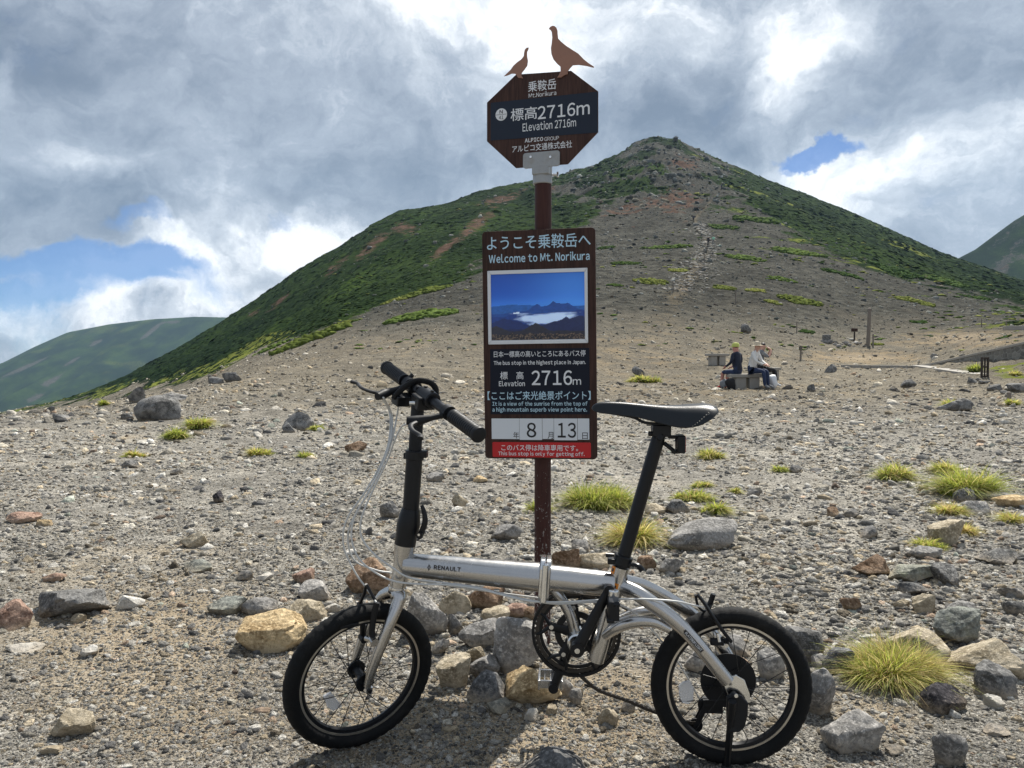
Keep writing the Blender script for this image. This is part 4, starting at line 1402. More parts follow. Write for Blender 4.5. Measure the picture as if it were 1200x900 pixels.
def latin_mesh(body, bold):
    """set line by line from single glyphs so that it reads as a proportional grotesque"""
    x = 0; vs = []; fs = []
    sb = .045 if bold < .015 else .055
    for ch in body:
        if ch == ' ':
            x += .31; continue
        V, tri = glyph(ch, bold)
        lo, hi = V[:, 0].min(), V[:, 0].max()
        pad = .07 if ch in '1' else 0
        o_ = len(vs)
        for v in V: vs.append((v[0] - lo + x + sb + pad, v[1], 0))
        fs += [tuple(i + o_ for i in t) for t in tri]
        x += (hi - lo) + 2 * sb + pad * 1.5
    me = bpy.data.meshes.new('lettering'); me.from_pydata(vs, [], fs)
    return me, np.array(vs)


def letters(body, rect, plane, mat, parent, bold=0.0, off=.0008):
    """rect in plane coordinates s0,t0,s1,t1 ; plane = (origin, s, t, normal)"""
    me, V = latin_mesh(body, bold) if all(ord(c) < 127 for c in body) else text_mesh(body, min(bold, .006))
    if len(V) == 0:
        return None
    lo, hi = V.min(0), V.max(0)
    s0, t0, s1, t1 = rect
    a = (V[:, 0] - lo[0]) / (hi[0] - lo[0]) * (s1 - s0) + s0
    b = (V[:, 1] - lo[1]) / (hi[1] - lo[1]) * (t1 - t0) + t0
    O, S, T, N_ = [np.array(q) for q in plane]
    Wd = O + a[:, None] * S + b[:, None] * T + N_ * off
    me.vertices.foreach_set('co', Wd.astype(np.float32).ravel())
    me.materials.clear(); me.materials.append(mat)
    me.update()
    return link('lettering', me, parent, smooth=None)


class Plane:
    def __init__(s, origin, sdir, tdir=(0, 0, 1)):
        s.o = Vector(origin); s.s = Vector(sdir).normalized(); s.n = s.s.cross(Vector(tdir)).normalized()
        s.t = s.n.cross(s.s).normalized()
        if s.n.y > 0:
            s.n = -s.n

    def hit(s, px, py, off=0.0):
        d = pix_dir(px, py)
        o = Vector((0, 0, CH))
        q = s.o + s.n * off
        return o + d * ((q - o).dot(s.n) / d.dot(s.n))

    def st(s, px, py, off=0.0):
        p = s.hit(px, py, off) - s.o
        return p.dot(s.s), p.dot(s.t)

    def rect(s, x0, y0, x1, y1):
        """photo pixel box -> plane rectangle"""
        xm, ym = (x0 + x1) / 2, (y0 + y1) / 2
        return (s.st(x0, ym)[0], s.st(xm, y1)[1], s.st(x1, ym)[0], s.st(xm, y0)[1])

    @property
    def tup(s):
        return (s.o, s.s, s.t, s.n)


# ------------------------------------------------------------------ the bus stop sign
PY0 = 2.70
post_c = Vector(((636.2 - 600) / FOC * PY0, PY0, 0))
post_c.z = gz(post_c.x, post_c.y)
sign = empty('bus_stop_sign', post_c, 'brown bus stop sign with octagonal head and tall welcome board behind the bicycle', 'bus stop sign')
lean = math.radians(.5)
zt = CH + (415 - 214) / FOC * PY0
mb = MB()
mb.tube([post_c + Vector((0, 0, -.25)), post_c + Vector((0, 0, .8)), Vector((post_c.x - .0, PY0, zt + .05))], .0292, 28)
post = mb.build('post', M['post'], sign)
# -- board
a10 = math.radians(10)
bp = Plane((.0955, PY0 - .046, .98), (math.cos(a10), -math.sin(a10), 0), (math.sin(math.radians(-.7)), 0, 1))
# the rows of the board slope with the sign's own slight lean
bp = Plane(bp.o, Vector((math.cos(a10), -math.sin(a10), .013)), (-.013, 0, 1))


def rounded(s0, t0, s1, t1, r, n=6):
    pts = []
    for cx, cy, a0 in ((s1 - r, t1 - r, 0), (s0 + r, t1 - r, 90), (s0 + r, t0 + r, 180), (s1 - r, t0 + r, 270)):
        for k in range(n + 1):
            a = math.radians(a0 + 90 * k / n)
            pts.append((cx + r * math.cos(a), cy + r * math.sin(a)))
    return pts


R_ = bp.rect(566.6, 268.8, 698.8, 537.8)
mb = MB(); mb.disc_prism(rounded(*R_, .014), bp.o - bp.n * .014, bp.s, bp.t, bp.n, .014)
board = mb.build('welcome_board', M['signwood'], sign, 30, .0012)
for yy in (310, 500):
    mb = MB(); r = bp.st(632, yy)
    c = bp.o + bp.s * r[0] + bp.t * r[1] - bp.n * .024
    mb.box(c, (.11, .018, .03), (bp.s, bp.n, bp.t))
    mb.build('mounting_clamp', M['galv'], sign, 30, .002)


def panel(name, box, mat, parent, pl, depth=.0015, rad=.0015, base=0.0):
    r = pl.rect(*box)
    mb = MB(); mb.disc_prism(rounded(*r, rad, 3), pl.o + pl.n * (base + .0001), pl.s, pl.t, pl.n, depth)
    return mb.build(name, mat, parent, 30)


# picture (flat print), built as a grid of colours with a frame round it
pr = bp.rect(575.8, 320.2, 685.3, 398.2)
nx, ny = 150, 108
gs, gt = np.meshgrid(np.linspace(0, 1, nx), np.linspace(0, 1, ny))


def ridge(seed, base, amp, f, peaks=()):
    x = gs
    y = base + amp * fbm(x * f + seed, x * 0 + seed * 1.7, 6, .55)
    for c, w, h in peaks:
        y = y + h * np.maximum(0, 1 - np.abs(x - c) / w)
    return y


C = np.zeros((ny, nx, 3))
C[:] = np.array([.010, .085, .42]) * (1 - np.clip((gt - .45) / .55, 0, 1))[..., None] * 1.0 + np.array([.004, .045, .27]) * np.clip((gt - .45) / .55, 0, 1)[..., None]
C = C * (1 - (np.exp(-((gs - .9) / .45) ** 2 - ((gt - .75) / .5) ** 2) * .35)[..., None]) + np.array([.06, .25, .65]) * (np.exp(-((gs - .9) / .45) ** 2 - ((gt - .75) / .5) ** 2) * .45)[..., None]
C += (np.exp(-((gt - .52) / .10) ** 2) * .5)[..., None] * np.array([.03, .11, .22])


def over(mask, c):
    C[mask] = (np.array(c)[None, :] * (1 + .25 * fbm(gs * 40, gt * 40, 3))[..., None])[mask]


over(gt < ridge(3, .50, .05, 3, ((.12, .3, .01),)), (.012, .075, .27))
over(gt < ridge(5, .42, .06, 4, ((.49, .13, .12), (.67, .13, .15), (.82, .13, .13), (.58, .3, .02))), (.008, .045, .20))
over(gt < ridge(7, .345, .03, 5, ((.28, .12, .07), (.22, .2, .03), (.95, .2, .10))), (.006, .030, .16))
wm = np.exp(-(((gs - .62) / .30) ** 2 + ((gt - .33 - .02 * np.sin(gs * 9)) / .085) ** 2)) + .30 * fbm(gs * 9, gt * 22, 5)
wm = wm * (gt < .41)
f_ = np.clip((wm - .28) * 4, 0, 1)[..., None]
C = C * (1 - f_) + np.array([.42, .55, .76]) * f_
sn = (np.exp(-(((gs - .28) / .06) ** 2 + ((gt - .41) / .022) ** 2)) + .5 * fbm(gs * 30, gt * 30, 3) > .62)
C[sn] = (.5, .6, .75)
over(gt < ridge(11, .22, .04, 4, ((.13, .22, .11), (.3, .12, .04))), (.005, .016, .085))
over(gt < ridge(13, .17, .03, 4, ((.62, .14, .08), (.80, .18, .18), (.98, .14, .19))), (.006, .012, .055))
over(gt < ridge(17, .13, .02, 4, ((.48, .16, .13), (.05, .15, .09))), (.013, .013, .022))
gm = gt < ridge(19, .095, .05, 14)
tx = fbm(gs * 60, gt * 60, 4, .7)
C *= 2.0
C[gm] = np.where(tx[..., None] > .15, np.array([.22, .15, .10]), np.where(tx[..., None] < -.1, np.array([.01, .012, .02]), np.array([.05, .035, .035])))[gm]
Vp = np.array(bp.o)[None, None] + (pr[0] + gs * (pr[2] - pr[0]))[..., None] * np.array(bp.s) + (pr[1] + gt * (pr[3] - pr[1]))[..., None] * np.array(bp.t) + np.array(bp.n) * .0022
me = np_mesh('landscape_print', Vp.reshape(-1, 3), grid_faces(ny, nx))
add_color_attr(me, 'print', np.concatenate([C.reshape(-1, 3), np.ones((nx * ny, 1))], -1))
m, N, b = material('glossy_landscape_print')
setin(N, b, base=N.n('ShaderNodeVertexColor', layer_name='print').outputs['Color'], rough=.25, coat=.4)
me.materials.append(m)
link('landscape_print', me, board, smooth=None)
# mitred white frame, four rails
x0, y0, x1, y1 = 572.0, 315.8, 688.9, 402.8
ro = bp.rect(x0, y0, x1, y1); ri = pr
for q in ((0, 1, 'b'), (1, 2, 'r'), (2, 3, 't'), (3, 0, 'l')):
    oc = [(ro[0], ro[1]), (ro[2], ro[1]), (ro[2], ro[3]), (ro[0], ro[3])]
    ic = [(ri[0], ri[1]), (ri[2], ri[1]), (ri[2], ri[3]), (ri[0], ri[3])]
    i, j = q[0], q[1]
    g = .0004
    pts = [oc[i], oc[j], ic[j], ic[i]]
    cx = sum(p[0] for p in pts) / 4; cy = sum(p[1] for p in pts) / 4
    pts = [(cx + (p[0] - cx) * .997, cy + (p[1] - cy) * .997) for p in pts]
    mb = MB(); mb.disc_prism(pts, bp.o + bp.n * .0002, bp.s, bp.t, bp.n, .006)
    mb.build('frame_rail', M['frame_white'], board, 30, .0008)
pan = panel('text_panel', (574.8, 408.5, 690.9, 485.5), M['navy_panel'], board, bp)
red = panel('notice_strip', (577.3, 518.3, 692.5, 536.0), M['sign_red'], board, bp, rad=.004)


def L(body, box, mat, parent=None, bold=.0, pl=None, off=.0022):
    pl = pl or bp
    return letters(body, pl.rect(*box), pl.tup, M[mat], parent or board, bold, off)


def L0(body, box, mat, **k):
    return L(body, box, mat, off=.0006, **k)


L0('ようこそ乗鞍岳へ', (570.6, 274.6, 692.2, 291.3), 'blue_print', bold=.028)
L0('Welcome to Mt. Norikura', (572.8, 296.2, 691.0, 306.6), 'blue_print', bold=.02)
L('日本一標高の高いところにあるバス停', (578.8, 410.8, 686.3, 418.2), 'white_print', pan, .018)
L('The bus stop in the highest place in Japan.', (578.8, 422.2, 686.5, 428.6), 'white_print', pan, .022)
L('標　高', (586.2, 435.4, 613.6, 444.6), 'white_print', pan, .016)
L('Elevation', (584.8, 446.2, 615.2, 452.6), 'white_print', pan, .018)
L('2716', (623.0, 434.0, 670.5, 451.4), 'white_print', pan, .012)
L('m', (671.2, 444.2, 681.0, 450.8), 'white_print', pan, .008)
L('【ここはご来光絶景ポイント】', (571.5, 458.2, 692.2, 468.6), 'blue_print', pan, .022)
L('It is a view of the sunrise from the top of', (577.2, 470.4, 688.6, 476.6), 'blue_print', pan, .018)
L('a high mountain superb view point here.', (577.2, 477.2, 688.0, 483.8), 'blue_print', pan, .018)
L('このバス停は降車専用です。', (587.6, 521.0, 677.5, 528.4), 'white_print', red, .02)
L('This bus stop is only for getting off.', (584.2, 529.2, 685.2, 535.2), 'white_print', red, .018)
for bx, txt, tb, nm in (((576.3, 490.4, 608.6, 514.4), '年', (601.6, 506.0, 608.4, 513.8), 'date_card'), ((609.0, 490.4, 635.3, 515.4), '8', (617.4, 495.2, 628.6, 512.6), 'date_card'), ((635.7, 490.4, 649.0, 514.4), '月', (641.8, 506.2, 648.6, 514.2), 'date_card'),
                        ((649.4, 490.4, 676.6, 515.8), '13', (653.6, 495.2, 675.2, 513.0), 'date_card'), ((677.0, 490.4, 690.6, 515.2), '日', (682.4, 506.8, 688.8, 514.6), 'date_card')):
    card = panel(nm, bx, M['date_white'], board, bp, .003 if txt in ('8', '13') else .0018, .001)
    L(txt, tb, 'black_print', card, .012 if txt in ('8', '13') else .0, off=.0037 if txt in ('8', '13') else .0025)

# -- octagon
a19 = math.radians(19)
opl = Plane((.105, PY0 - .03, 1.86), Vector((math.cos(a19), -math.sin(a19), .0)))
corners = [(570.6, 120.2), (604.6, 87.3), (669.2, 82.8), (700.8, 106.8), (700.8, 154.6), (665.2, 192.2), (604.4, 196.8), (570.6, 165.6)]
out = [opl.st(*c) for c in corners]
mb = MB(); mb.disc_prism(out, opl.o - opl.n * .006, opl.s, opl.t, opl.n, .006)
octa = mb.build('octagonal_board', M['octwood'], sign, 30, .0008)
dk = [opl.st(*c) for c in ((575.2, 120.6), (700.4, 107.4), (700.4, 155.4), (575.2, 164.8))]
mb = MB(); mb.disc_prism(dk, opl.o + opl.n * .0001, opl.s, opl.t, opl.n, .001)
op = mb.build('text_panel', M['oct_panel'], octa, 30)
# thin black rim line along the left and right edges
L1 = lambda *a, **k: L(*a, pl=opl, **k)
L1('乗鞍岳', (618.9, 93.6, 651.8, 106.4), 'white_print', octa, .012, off=.0006)
L1('Mt.Norikura', (619.6, 107.6, 651.9, 113.0), 'white_print', octa, .004, off=.0006)
L1('標高', (598.6, 126.0, 629.5, 140.9), 'white_print', op, .016, off=.0018)
L1('2716m', (630.2, 121.6, 691.2, 137.2), 'white_print', op, .012, off=.0018)
L1('Elevation 2716m', (612.6, 141.2, 675.2, 151.4), 'white_print', op, .008, off=.0018)
L1('ALPICO', (615.0, 161.4, 636.6, 166.2), 'white_print', octa, .03, off=.0006)
L1('GROUP', (638.0, 160.0, 655.0, 164.6), 'white_print', octa, .0, off=.0006)
L1('アルピコ交通株式会社', (600.2, 167.6, 670.4, 176.0), 'white_print', octa, .016, off=.0006)
# round badge N / 41
bc = opl.st(587.6, 134.4); rb = .0212
mb = MB(); mb.disc_prism([(bc[0] + rb * math.cos(2 * PI * k / 40), bc[1] + rb * math.sin(2 * PI * k / 40)) for k in range(40)], opl.o + opl.n * .0012, opl.s, opl.t, opl.n, .0008)
badge = mb.build('round_badge', M['white_print'], octa, 30)
mb = MB(); mb.disc_prism([(bc[0] - rb * .96, bc[1] - .0006), (bc[0] + rb * .96, bc[1] - .0006), (bc[0] + rb * .96, bc[1] + .0006), (bc[0] - rb * .96, bc[1] + .0006)], opl.o + opl.n * .0021, opl.s, opl.t, opl.n, .0003)
mb.build('divider_line', M['black_print'], badge, None)
letters('N', (bc[0] - .006, bc[1] + .003, bc[0] + .006, bc[1] + .0155), opl.tup, M['black_print'], badge, .015, .0026)
letters('41', (bc[0] - .008, bc[1] - .0165, bc[0] + .008, bc[1] - .004), opl.tup, M['black_print'], badge, .015, .0026)
# metal bracket: flange on the face, socket sleeve over the post
fl = opl.rect(613.4, 178.2, 656.4, 196.4)
mb = MB(); mb.disc_prism(rounded(*fl, .010, 5), opl.o + opl.n * .0004, opl.s, opl.t, opl.n, .006)
br = mb.build('metal_bracket', M['galv'], sign, 30, .001)
sc0 = opl.hit(635, 186)
sx = (635.4 - 600) / FOC * PY0
mb = MB(); mb.tube([Vector((sx, PY0, zt - .012)), Vector((sx, PY0, zt + .075))], .0335, 28)
c = (opl.hit(635, 200) + Vector((sx, PY0, zt + .05))) / 2
mb.box(c + Vector((0, .004, -.006)), (.060, .05, .034), (opl.s, opl.n, opl.t))
mb.build('post_socket', M['galv'], sign, 40, .003)
for bx in (622.8, 645.8):
    q = opl.hit(bx, 184.6) + opl.n * .0064
    mb = MB(); mb.tube([q, q + opl.n * .004], [.0055, .0042], 14); mb.build('bolt', M['alu_bright'], br, 40)
q = Vector(((646.5 - 600) / FOC * PY0, PY0 - .01, CH + (415 - 207.5) / FOC * PY0))
mb = MB(); mb.tube([q, q + Vector((.022, -.004, 0))], .0045, 12)
mb.tube([q + Vector((.019, -.006, -.008)), q + Vector((.019, -.002, .009))], .0045, 10)
mb.build('wing_bolt', M['alu_bright'], sign, 40)
# ptarmigan cut-outs (flat plates in the place itself)
for nm, pts, lab in (
    ('bird_cutout', [(643.6, 34.4), (645.0, 32.2), (647.6, 30.8), (650.2, 31.0), (652.4, 33.0), (653.6, 36.4), (653.8, 40.5), (654.4, 45.6), (658.0, 49.4), (664.5, 54.6), (672.5, 59.8), (678.5, 63.6), (684.5, 70.0), (690.0, 74.4), (696.4, 78.6), (696.0, 79.8), (688.0, 77.8), (678.5, 76.4), (671.5, 77.0), (668.2, 80.5),
                    (665.4, 84.5), (665.6, 87.4), (661.6, 88.6), (658.0, 91.2), (653.4, 91.4), (655.6, 88.0), (657.4, 83.4), (657.2, 78.6), (653.2, 75.2), (649.0, 70.2), (646.6, 64.0), (646.0, 57.0), (647.0, 50.8), (647.6, 44.6), (647.0, 38.2), (645.6, 35.8)], 'larger bird looking left'),
    ('bird_cutout', [(620.0, 56.2), (617.6, 56.4), (615.4, 58.8), (614.6, 62.4), (614.2, 66.4), (611.2, 70.2), (606.4, 73.6), (602.2, 77.4), (598.6, 82.6), (594.2, 86.8), (591.0, 89.8), (595.0, 88.8), (600.0, 86.6), (604.0, 86.8), (606.0, 88.8), (606.6, 90.4), (608.2, 91.8), (610.6, 91.8), (613.4, 92.6), (612.8, 91.0), (611.4, 89.0), (611.8, 85.8),
                    (615.0, 81.8), (618.2, 77.4), (619.0, 71.8), (618.0, 66.2), (618.0, 61.2), (619.2, 59.0)], 'smaller bird looking right')):
    mb = MB(); mb.disc_prism([opl.st(*p) for p in pts], opl.o + opl.n * .0012, opl.s, opl.t, opl.n, .004)
    mb.build(nm, M['bird'], sign, 30, .0006, label=lab)

# ------------------------------------------------------------------ the bicycle
Cr = Vector((.5495, 1.8996, .1985)); Cf = Vector((-.3931, 1.9602, .1985))
ub = (Cr - Cf); ub.z = 0; ub.normalize()
FP = Plane(Cr, ub)
nb_ = FP.n
yaw, ln_ = math.radians(30.8), math.radians(10.3)
nf = Vector((math.sin(yaw) * math.cos(ln_), -math.cos(yaw) * math.cos(ln_), -math.sin(ln_)))
uf = nf.cross(Vector((0, 0, 1))).normalized()
if uf.x < 0: uf = -uf
wf = uf.cross(nf)
if wf.z < 0: wf = -wf
WP = Plane(Cf, uf, wf)
B = FP.hit
F = WP.hit
bike = empty('folding_bicycle', ((Cr + Cf) / 2 * 1.0).to_tuple()[:2] + (0.0,), 'silver folding bicycle with black handlepost and saddle, standing before the sign', 'bicycle')


def wheel(c, n, u, w, label):
    c = Vector(c)
    mb = MB()
    mb.ring(c + n * .0105, n, .1560, .1675, .003, 96, u)
    mb.ring(c - n * .0105, n, .1560, .1675, .003, 96, u)
    mb.mi = 1
    prof = [(.1680, .0088), (.1560, .0092), (.1480, .0075), (.1450, 0), (.1480, -.0075), (.1560, -.0092), (.1680, -.0088)]
    ns = 96; vs = []
    for k in range(ns):
        a = 2 * PI * k / ns; d = u * math.cos(a) + w * math.sin(a)
        for r, o_ in prof: vs.append(c + d * r + n * o_)
    m_ = len(prof)
    fs = [(k * m_ + q, k * m_ + (q + 1) % m_, ((k + 1) % ns) * m_ + (q + 1) % m_, ((k + 1) % ns) * m_ + q) for k in range(ns) for q in range(m_)]
    mb.add(vs, fs)
    wh = mb.build('wheel', [M['rimsteel'], M['black']], bike, 35, label=label)
    # tyre with lugs
    mb = MB(); ns, nt = 288, 20; vs = []
    for k in range(ns):
        a = 2 * PI * k / ns; d = u * math.cos(a) + w * math.sin(a)
        for q in range(nt):
            ph = 2 * PI * q / nt
            ro, wo = .0205, .0235
            rr = math.cos(ph)
            lug = 0
            if rr > .15:
                lug = .0009 * (1 if ((k + (2 if math.sin(ph) > 0 else 0)) % 6) < 4 else -.6)
                if abs(math.sin(ph)) < .2: lug = .0007 if (k % 6) < 3 else .0001
            vs.append(c + d * (.1785 + (ro + lug) * rr) + n * math.sin(ph) * (wo + lug * .8))
    fs = [(k * nt + q, k * nt + (q + 1) % nt, ((k + 1) % ns) * nt + (q + 1) % nt, ((k + 1) % ns) * nt + q) for k in range(ns) for q in range(nt)]
    mb.add(vs, fs)
    mb.build('tyre', M['tyre'], wh, 30)
    mb = MB()
    mb.tube([c - n * .050, c + n * .050], .0065, 14)
    mb.tube([c - n * .036, c - n * .030, c - n * .028, c - n * .012, c + n * .012, c + n * .028, c + n * .030, c + n * .036], [.024, .024, .013, .011, .011, .013, .024, .024], 24)
    mb.build('hub', M['black'], wh, 35)
    for side in (-1, 1):
        for tw in (-1, 1):
            mb = MB()
            a0 = 0; a1 = tw * .95
            p0 = c + (u * math.cos(a1) + w * math.sin(a1)) * .022 + n * side * .031
            p1 = c + u * .1475
            mb.tube([p0, p1], .00105, 6)
            me0 = None
            for k in range(5):
                ang = 2 * PI * k / 5 + (PI / 5 if tw > 0 else 0) + (PI / 10 if side > 0 else 0)
                if me0 is None:
                    o = mb.build('spoke', M['black'], wh, 60); me0 = o.data
                else:
                    o = bpy.data.objects.new('spoke', me0); COL.objects.link(o); o.parent = wh
                o.matrix_basis = Matrix.Translation(c) @ Matrix.Rotation(ang, 4, n) @ Matrix.Translation(-c)
    return wh


wr = wheel(Cr, nb_, FP.s, FP.t, 'rear wheel')
wfr = wheel(Cf, nf, uf, wf, 'steered front wheel')
# reflectors clipped to the spokes
def reflector(plane, pts, parent, mat, off=.004, th=.008):
    mb = MB()
    c = [plane.st(*p, off) for p in pts]
    mb.disc_prism(c, plane.o + plane.n * (off - th / 2), plane.s, plane.t, plane.n, th)
    return mb.build('reflector', mat, parent, 30, .002)


m, N, b = material('clear_prismatic_reflector')
co = N.n('ShaderNodeTexCoord').outputs['Object']
v = N.n('ShaderNodeTexVoronoi', {'Vector': co, 'Scale': 400.0})
setin(N, b, base=(.82, .84, .87), rough=.12, trans=.55, normal=bump(N, v.outputs['Distance'], .6, .002))
M['clear'] = m
reflector(WP, [(378.5, 816), (387.5, 810.5), (400.5, 827), (390, 832.5), (383.5, 828)], wfr, M['clear'])
reflector(FP, [(795, 803.5), (801, 798.5), (808, 797.5), (813, 806), (812.5, 819), (807, 825), (799.5, 823.5), (795.5, 815)], wr, M['clear'])
# cassette and spoke guard on the far side of the rear hub
mb = MB(); c = Cr - nb_ * .030
mb.ring(c, nb_, .012, .070, .002, 64, FP.s)
mb.build('spoke_guard_disc', M['blackmatte'], wr, 35)
mb = MB()
for k, r in enumerate((.052, .047, .042, .037, .032, .028)):
    mb.ring(Cr - nb_ * (.036 + .004 * k), nb_, .012, r, .002, 40, FP.s)
mb.build('cassette', M['steel'], wr, 35)

# frame
A = {}
hb, ht = B(465.2, 692), B(474.6, 638)
axd = (ht - hb).normalized()
mb = MB()
mb.tube([hb, hb + axd * .004, hb + axd * .030, hb + axd * .060, hb + axd * .085, ht - axd * .006, ht], [.0215, .0225, .0215, .0205, .0225, .0270, .0275], 32)
head = mb.build('head_tube', M['alu'], bike, 35)
for q, r in ((.009, .0236), (-.004, .0222)):
    mb = MB(); mb.tube([hb + axd * (q - .002), hb + axd * (q + .002)], r, 28); mb.build('headset_ring', M['black'] if q < 0 else M['alu_bright'], head, 35)
p0, p1 = B(474, 661.6), B(632, 676.2)
mb = MB(); mb.tube([p0, p0.lerp(p1, .08), p0.lerp(p1, .5), p1], [.0285, .0300, .0330, .0368], 40)
tube1 = mb.build('front_main_tube', M['alu'], bike, 35)
p2, p3 = B(646, 677.2), B(719, 685)
mb = MB(); mb.tube([p2 - (p3 - p2) * .05, p3], [.0330, .0315], 40)
tube2 = mb.build('rear_main_tube', M['alu'], bike, 35)
# folding hinge: two bevelled plates standing round the tube
tdir = (p1 - p0).normalized(); upv = nb_.cross(tdir).normalized()
if upv.z < 0: upv = -upv
hc = B(638.5, 678)
for dx, nm in ((-.0072, 'hinge_plate'), (.0072, 'hinge_plate')):
    mb = MB()
    mb.disc_prism(rounded(-.041, -.054, .041, .056, .024, 6), hc + tdir * (dx - .0062), nb_, upv, tdir, .0124)
    mb.build(nm, M['alu_bright'] if dx < 0 else M['alu'], bike, 35, .002)
mb = MB(); hp = hc + nb_ * .044
mb.tube([hp - upv * .045, hp + upv * .047], .0085, 16)
mb.tube([hp + upv * .047, hp + upv * .052], [.0085, .004], 16)
mb.build('hinge_pin', M['alu_bright'], bike, 35)
# strut from the hinge down to the bottom bracket, seat tube, bottom bracket shell
BB = B(675.6, 748.5)
mb = MB(); mb.tube(smooth_path([B(648, 690), B(657, 701), B(666, 716), B(672, 733), BB], 6), .0135, 20)
mb.build('lower_strut', M['alu'], bike, 35)
st0, st1 = B(698.6, 774.5), B(727.4, 664.5)
mb = MB(); mb.tube([st0, st0.lerp(st1, .15), st1], [.0195, .0210, .0215], 32)
seat = mb.build('seat_tube', M['alu'], bike, 35)
mb = MB(); mb.tube([BB - nb_ * .036, BB - nb_ * .033, BB + nb_ * .033, BB + nb_ * .036], [.020, .0235, .0235, .020], 32)
mb.build('bottom_bracket_shell', M['alu_bright'], bike, 35)
# stays
near = smooth_path([B(729, 688, .005), B(746, 695, .024), B(763, 706.5, .040), B(783, 721, .050), B(803, 739, .056), B(821, 759, .060), B(838, 780, .060), B(853, 798.5, .058)], 5)
mb = MB(); mb.tube(near, lerp_list([.0205, .0200, .0190, .0180, .0175, .0170], len(near)), 20, flat=.82, flat_dir=nb_)
sn1 = mb.build('seat_stay', M['alu'], bike, 35)
far = smooth_path([B(731, 681, -.006), B(752, 686, -.030), B(775, 697, -.046), B(798, 711, -.056), B(820, 728, -.060), B(842, 752, -.060), B(858, 778, -.058), B(866, 793, -.056)], 5)
mb = MB(); mb.tube(far, lerp_list([.0185, .0175, .0170, .0165, .016, .015], len(far)), 20, flat=.8, flat_dir=nb_)
mb.build('seat_stay', M['alu'], bike, 35)
for sgn in (1, -1):
    ch = smooth_path([B(708, 745, .012 * sgn), B(724, 735, .030 * sgn), B(744, 729, .040 * sgn), B(766, 729.5, .046 * sgn), B(785, 738, .050 * sgn)] if sgn > 0 else [B(712, 735, -.012), B(728, 726, -.030), B(750, 718, -.042), B(772, 717, -.05), B(795, 724, -.055)], 5)
    mb = MB(); mb.tube(ch, lerp_list([.0135, .0150, .0150, .0130, .010], len(ch)), 18, flat=.8, flat_dir=nb_); mb.build('chain_stay', M['alu'], bike, 35)
# drop-outs
for sgn in (1, -1):
    off = .054 * sgn
    k = 1.0
    pts = [FP.st(x, y, off) for x, y in ((846, 797), (862, 790), (872, 796), (878, 812), (879, 822), (868, 824), (858, 819), (852, 812))]
    if sgn < 0: pts = [(a - .01, b_ + .012) for a, b_ in pts]
    mb = MB(); mb.disc_prism(pts, FP.o + FP.n * off, FP.s, FP.t, FP.n, .006)
    mb.build('dropout_plate', M['alu_bright'], bike, 35, .001)
mb = MB(); q = B(860.5, 815, .064)
mb.tube([q - nb_ * .008, q + nb_ * .006], [.0085, .0075], 6); mb.build('axle_nut', M['steel'], wr, 30)
# fork
crown = hb - axd * .010
mb = MB()
bl = smooth_path([hb - axd * .002, crown + (nf * .018), F(466.6, 706, .040), F(458, 728, .052), F(447, 755, .054), F(436, 784, .052), F(430.5, 804, .050)], 6)
mb.tube(bl, lerp_list([.0205, .0200, .0165, .0150, .0140, .0125, .0100], len(bl)), 20)
fork = mb.build('fork', M['alu'], bike, 35)
mb = MB()
bl2 = smooth_path([hb - axd * .006, crown - nf * .016, F(447, 700, -.040), F(437, 722, -.050), F(426, 745, -.052), F(418, 768, -.052), F(414, 783, -.050)], 6)
mb.tube(bl2, lerp_list([.0190, .0180, .0150, .0140, .0130, .0115, .0095], len(bl2)), 18)
mb.build('fork_blade', M['alu'], fork, 35)
for s_, ctr in ((1, (431.5, 807)), (-1, (413, 785))):
    q = F(*ctr, .050 * s_)
    mb = MB(); mb.tube([q - nf * .004 * s_, q + nf * .009 * s_], [.012, .010], 6); mb.build('axle_nut', M['alu_bright'] if s_ > 0 else M['steel'], wfr, 30)
    mb = MB(); mb.tube([q + nf * .009 * s_, q + nf * .015 * s_], .0055, 12); mb.build('axle_end', M['black'], wfr, 30)
# front brake
fb = None
mb = MB()
mb.tube(smooth_path([F(437.5, 753, .040), F(436, 740, .036), F(438, 722, .034), F(441.5, 706, .034)], 4), [.008] * 13, 10, flat=.6)
mb.tube(smooth_path([F(425.5, 746, -.040), F(425, 732, -.036), F(424, 716, -.034), F(421.5, 706, -.032)], 4), [.008] * 13, 10, flat=.6)
mb.tube([F(421.5, 708, -.03), F(427, 695, -.01), F(429.5, 685, 0)], .0045, 8)
mb.tube([F(429.5, 685, 0), F(436, 697, .015), F(444, 711, .034)], .0040, 8)
fbk = mb.build('front_brake', M['black'], bike, 35)
mb = MB(); q = F(437.5, 751, .046); mb.tube([q - nf * .01, q + nf * .012], .0105, 16); mb.tube([q + Vector((-.004, 0, .002)), F(429, 748, .02)], .0065, 10)
mb.build('brake_boss', M['alu'], fbk, 35)
mb = MB(); q = F(425, 748, -.036); mb.tube([q - nf * .012, q + nf * .012], .009, 14); mb.build('brake_boss', M['blackmatte'], fbk, 35)
for o_ in (.018, -.018):
    mb = MB(); q = Cf + uf * (-.045 if o_ > 0 else -.03) + wf * .160 + nf * o_ ; mb.box(q, (.05, .010, .010), (uf, wf, nf)); mb.build('brake_pad', M['blackmatte'], fbk, 30, .002)
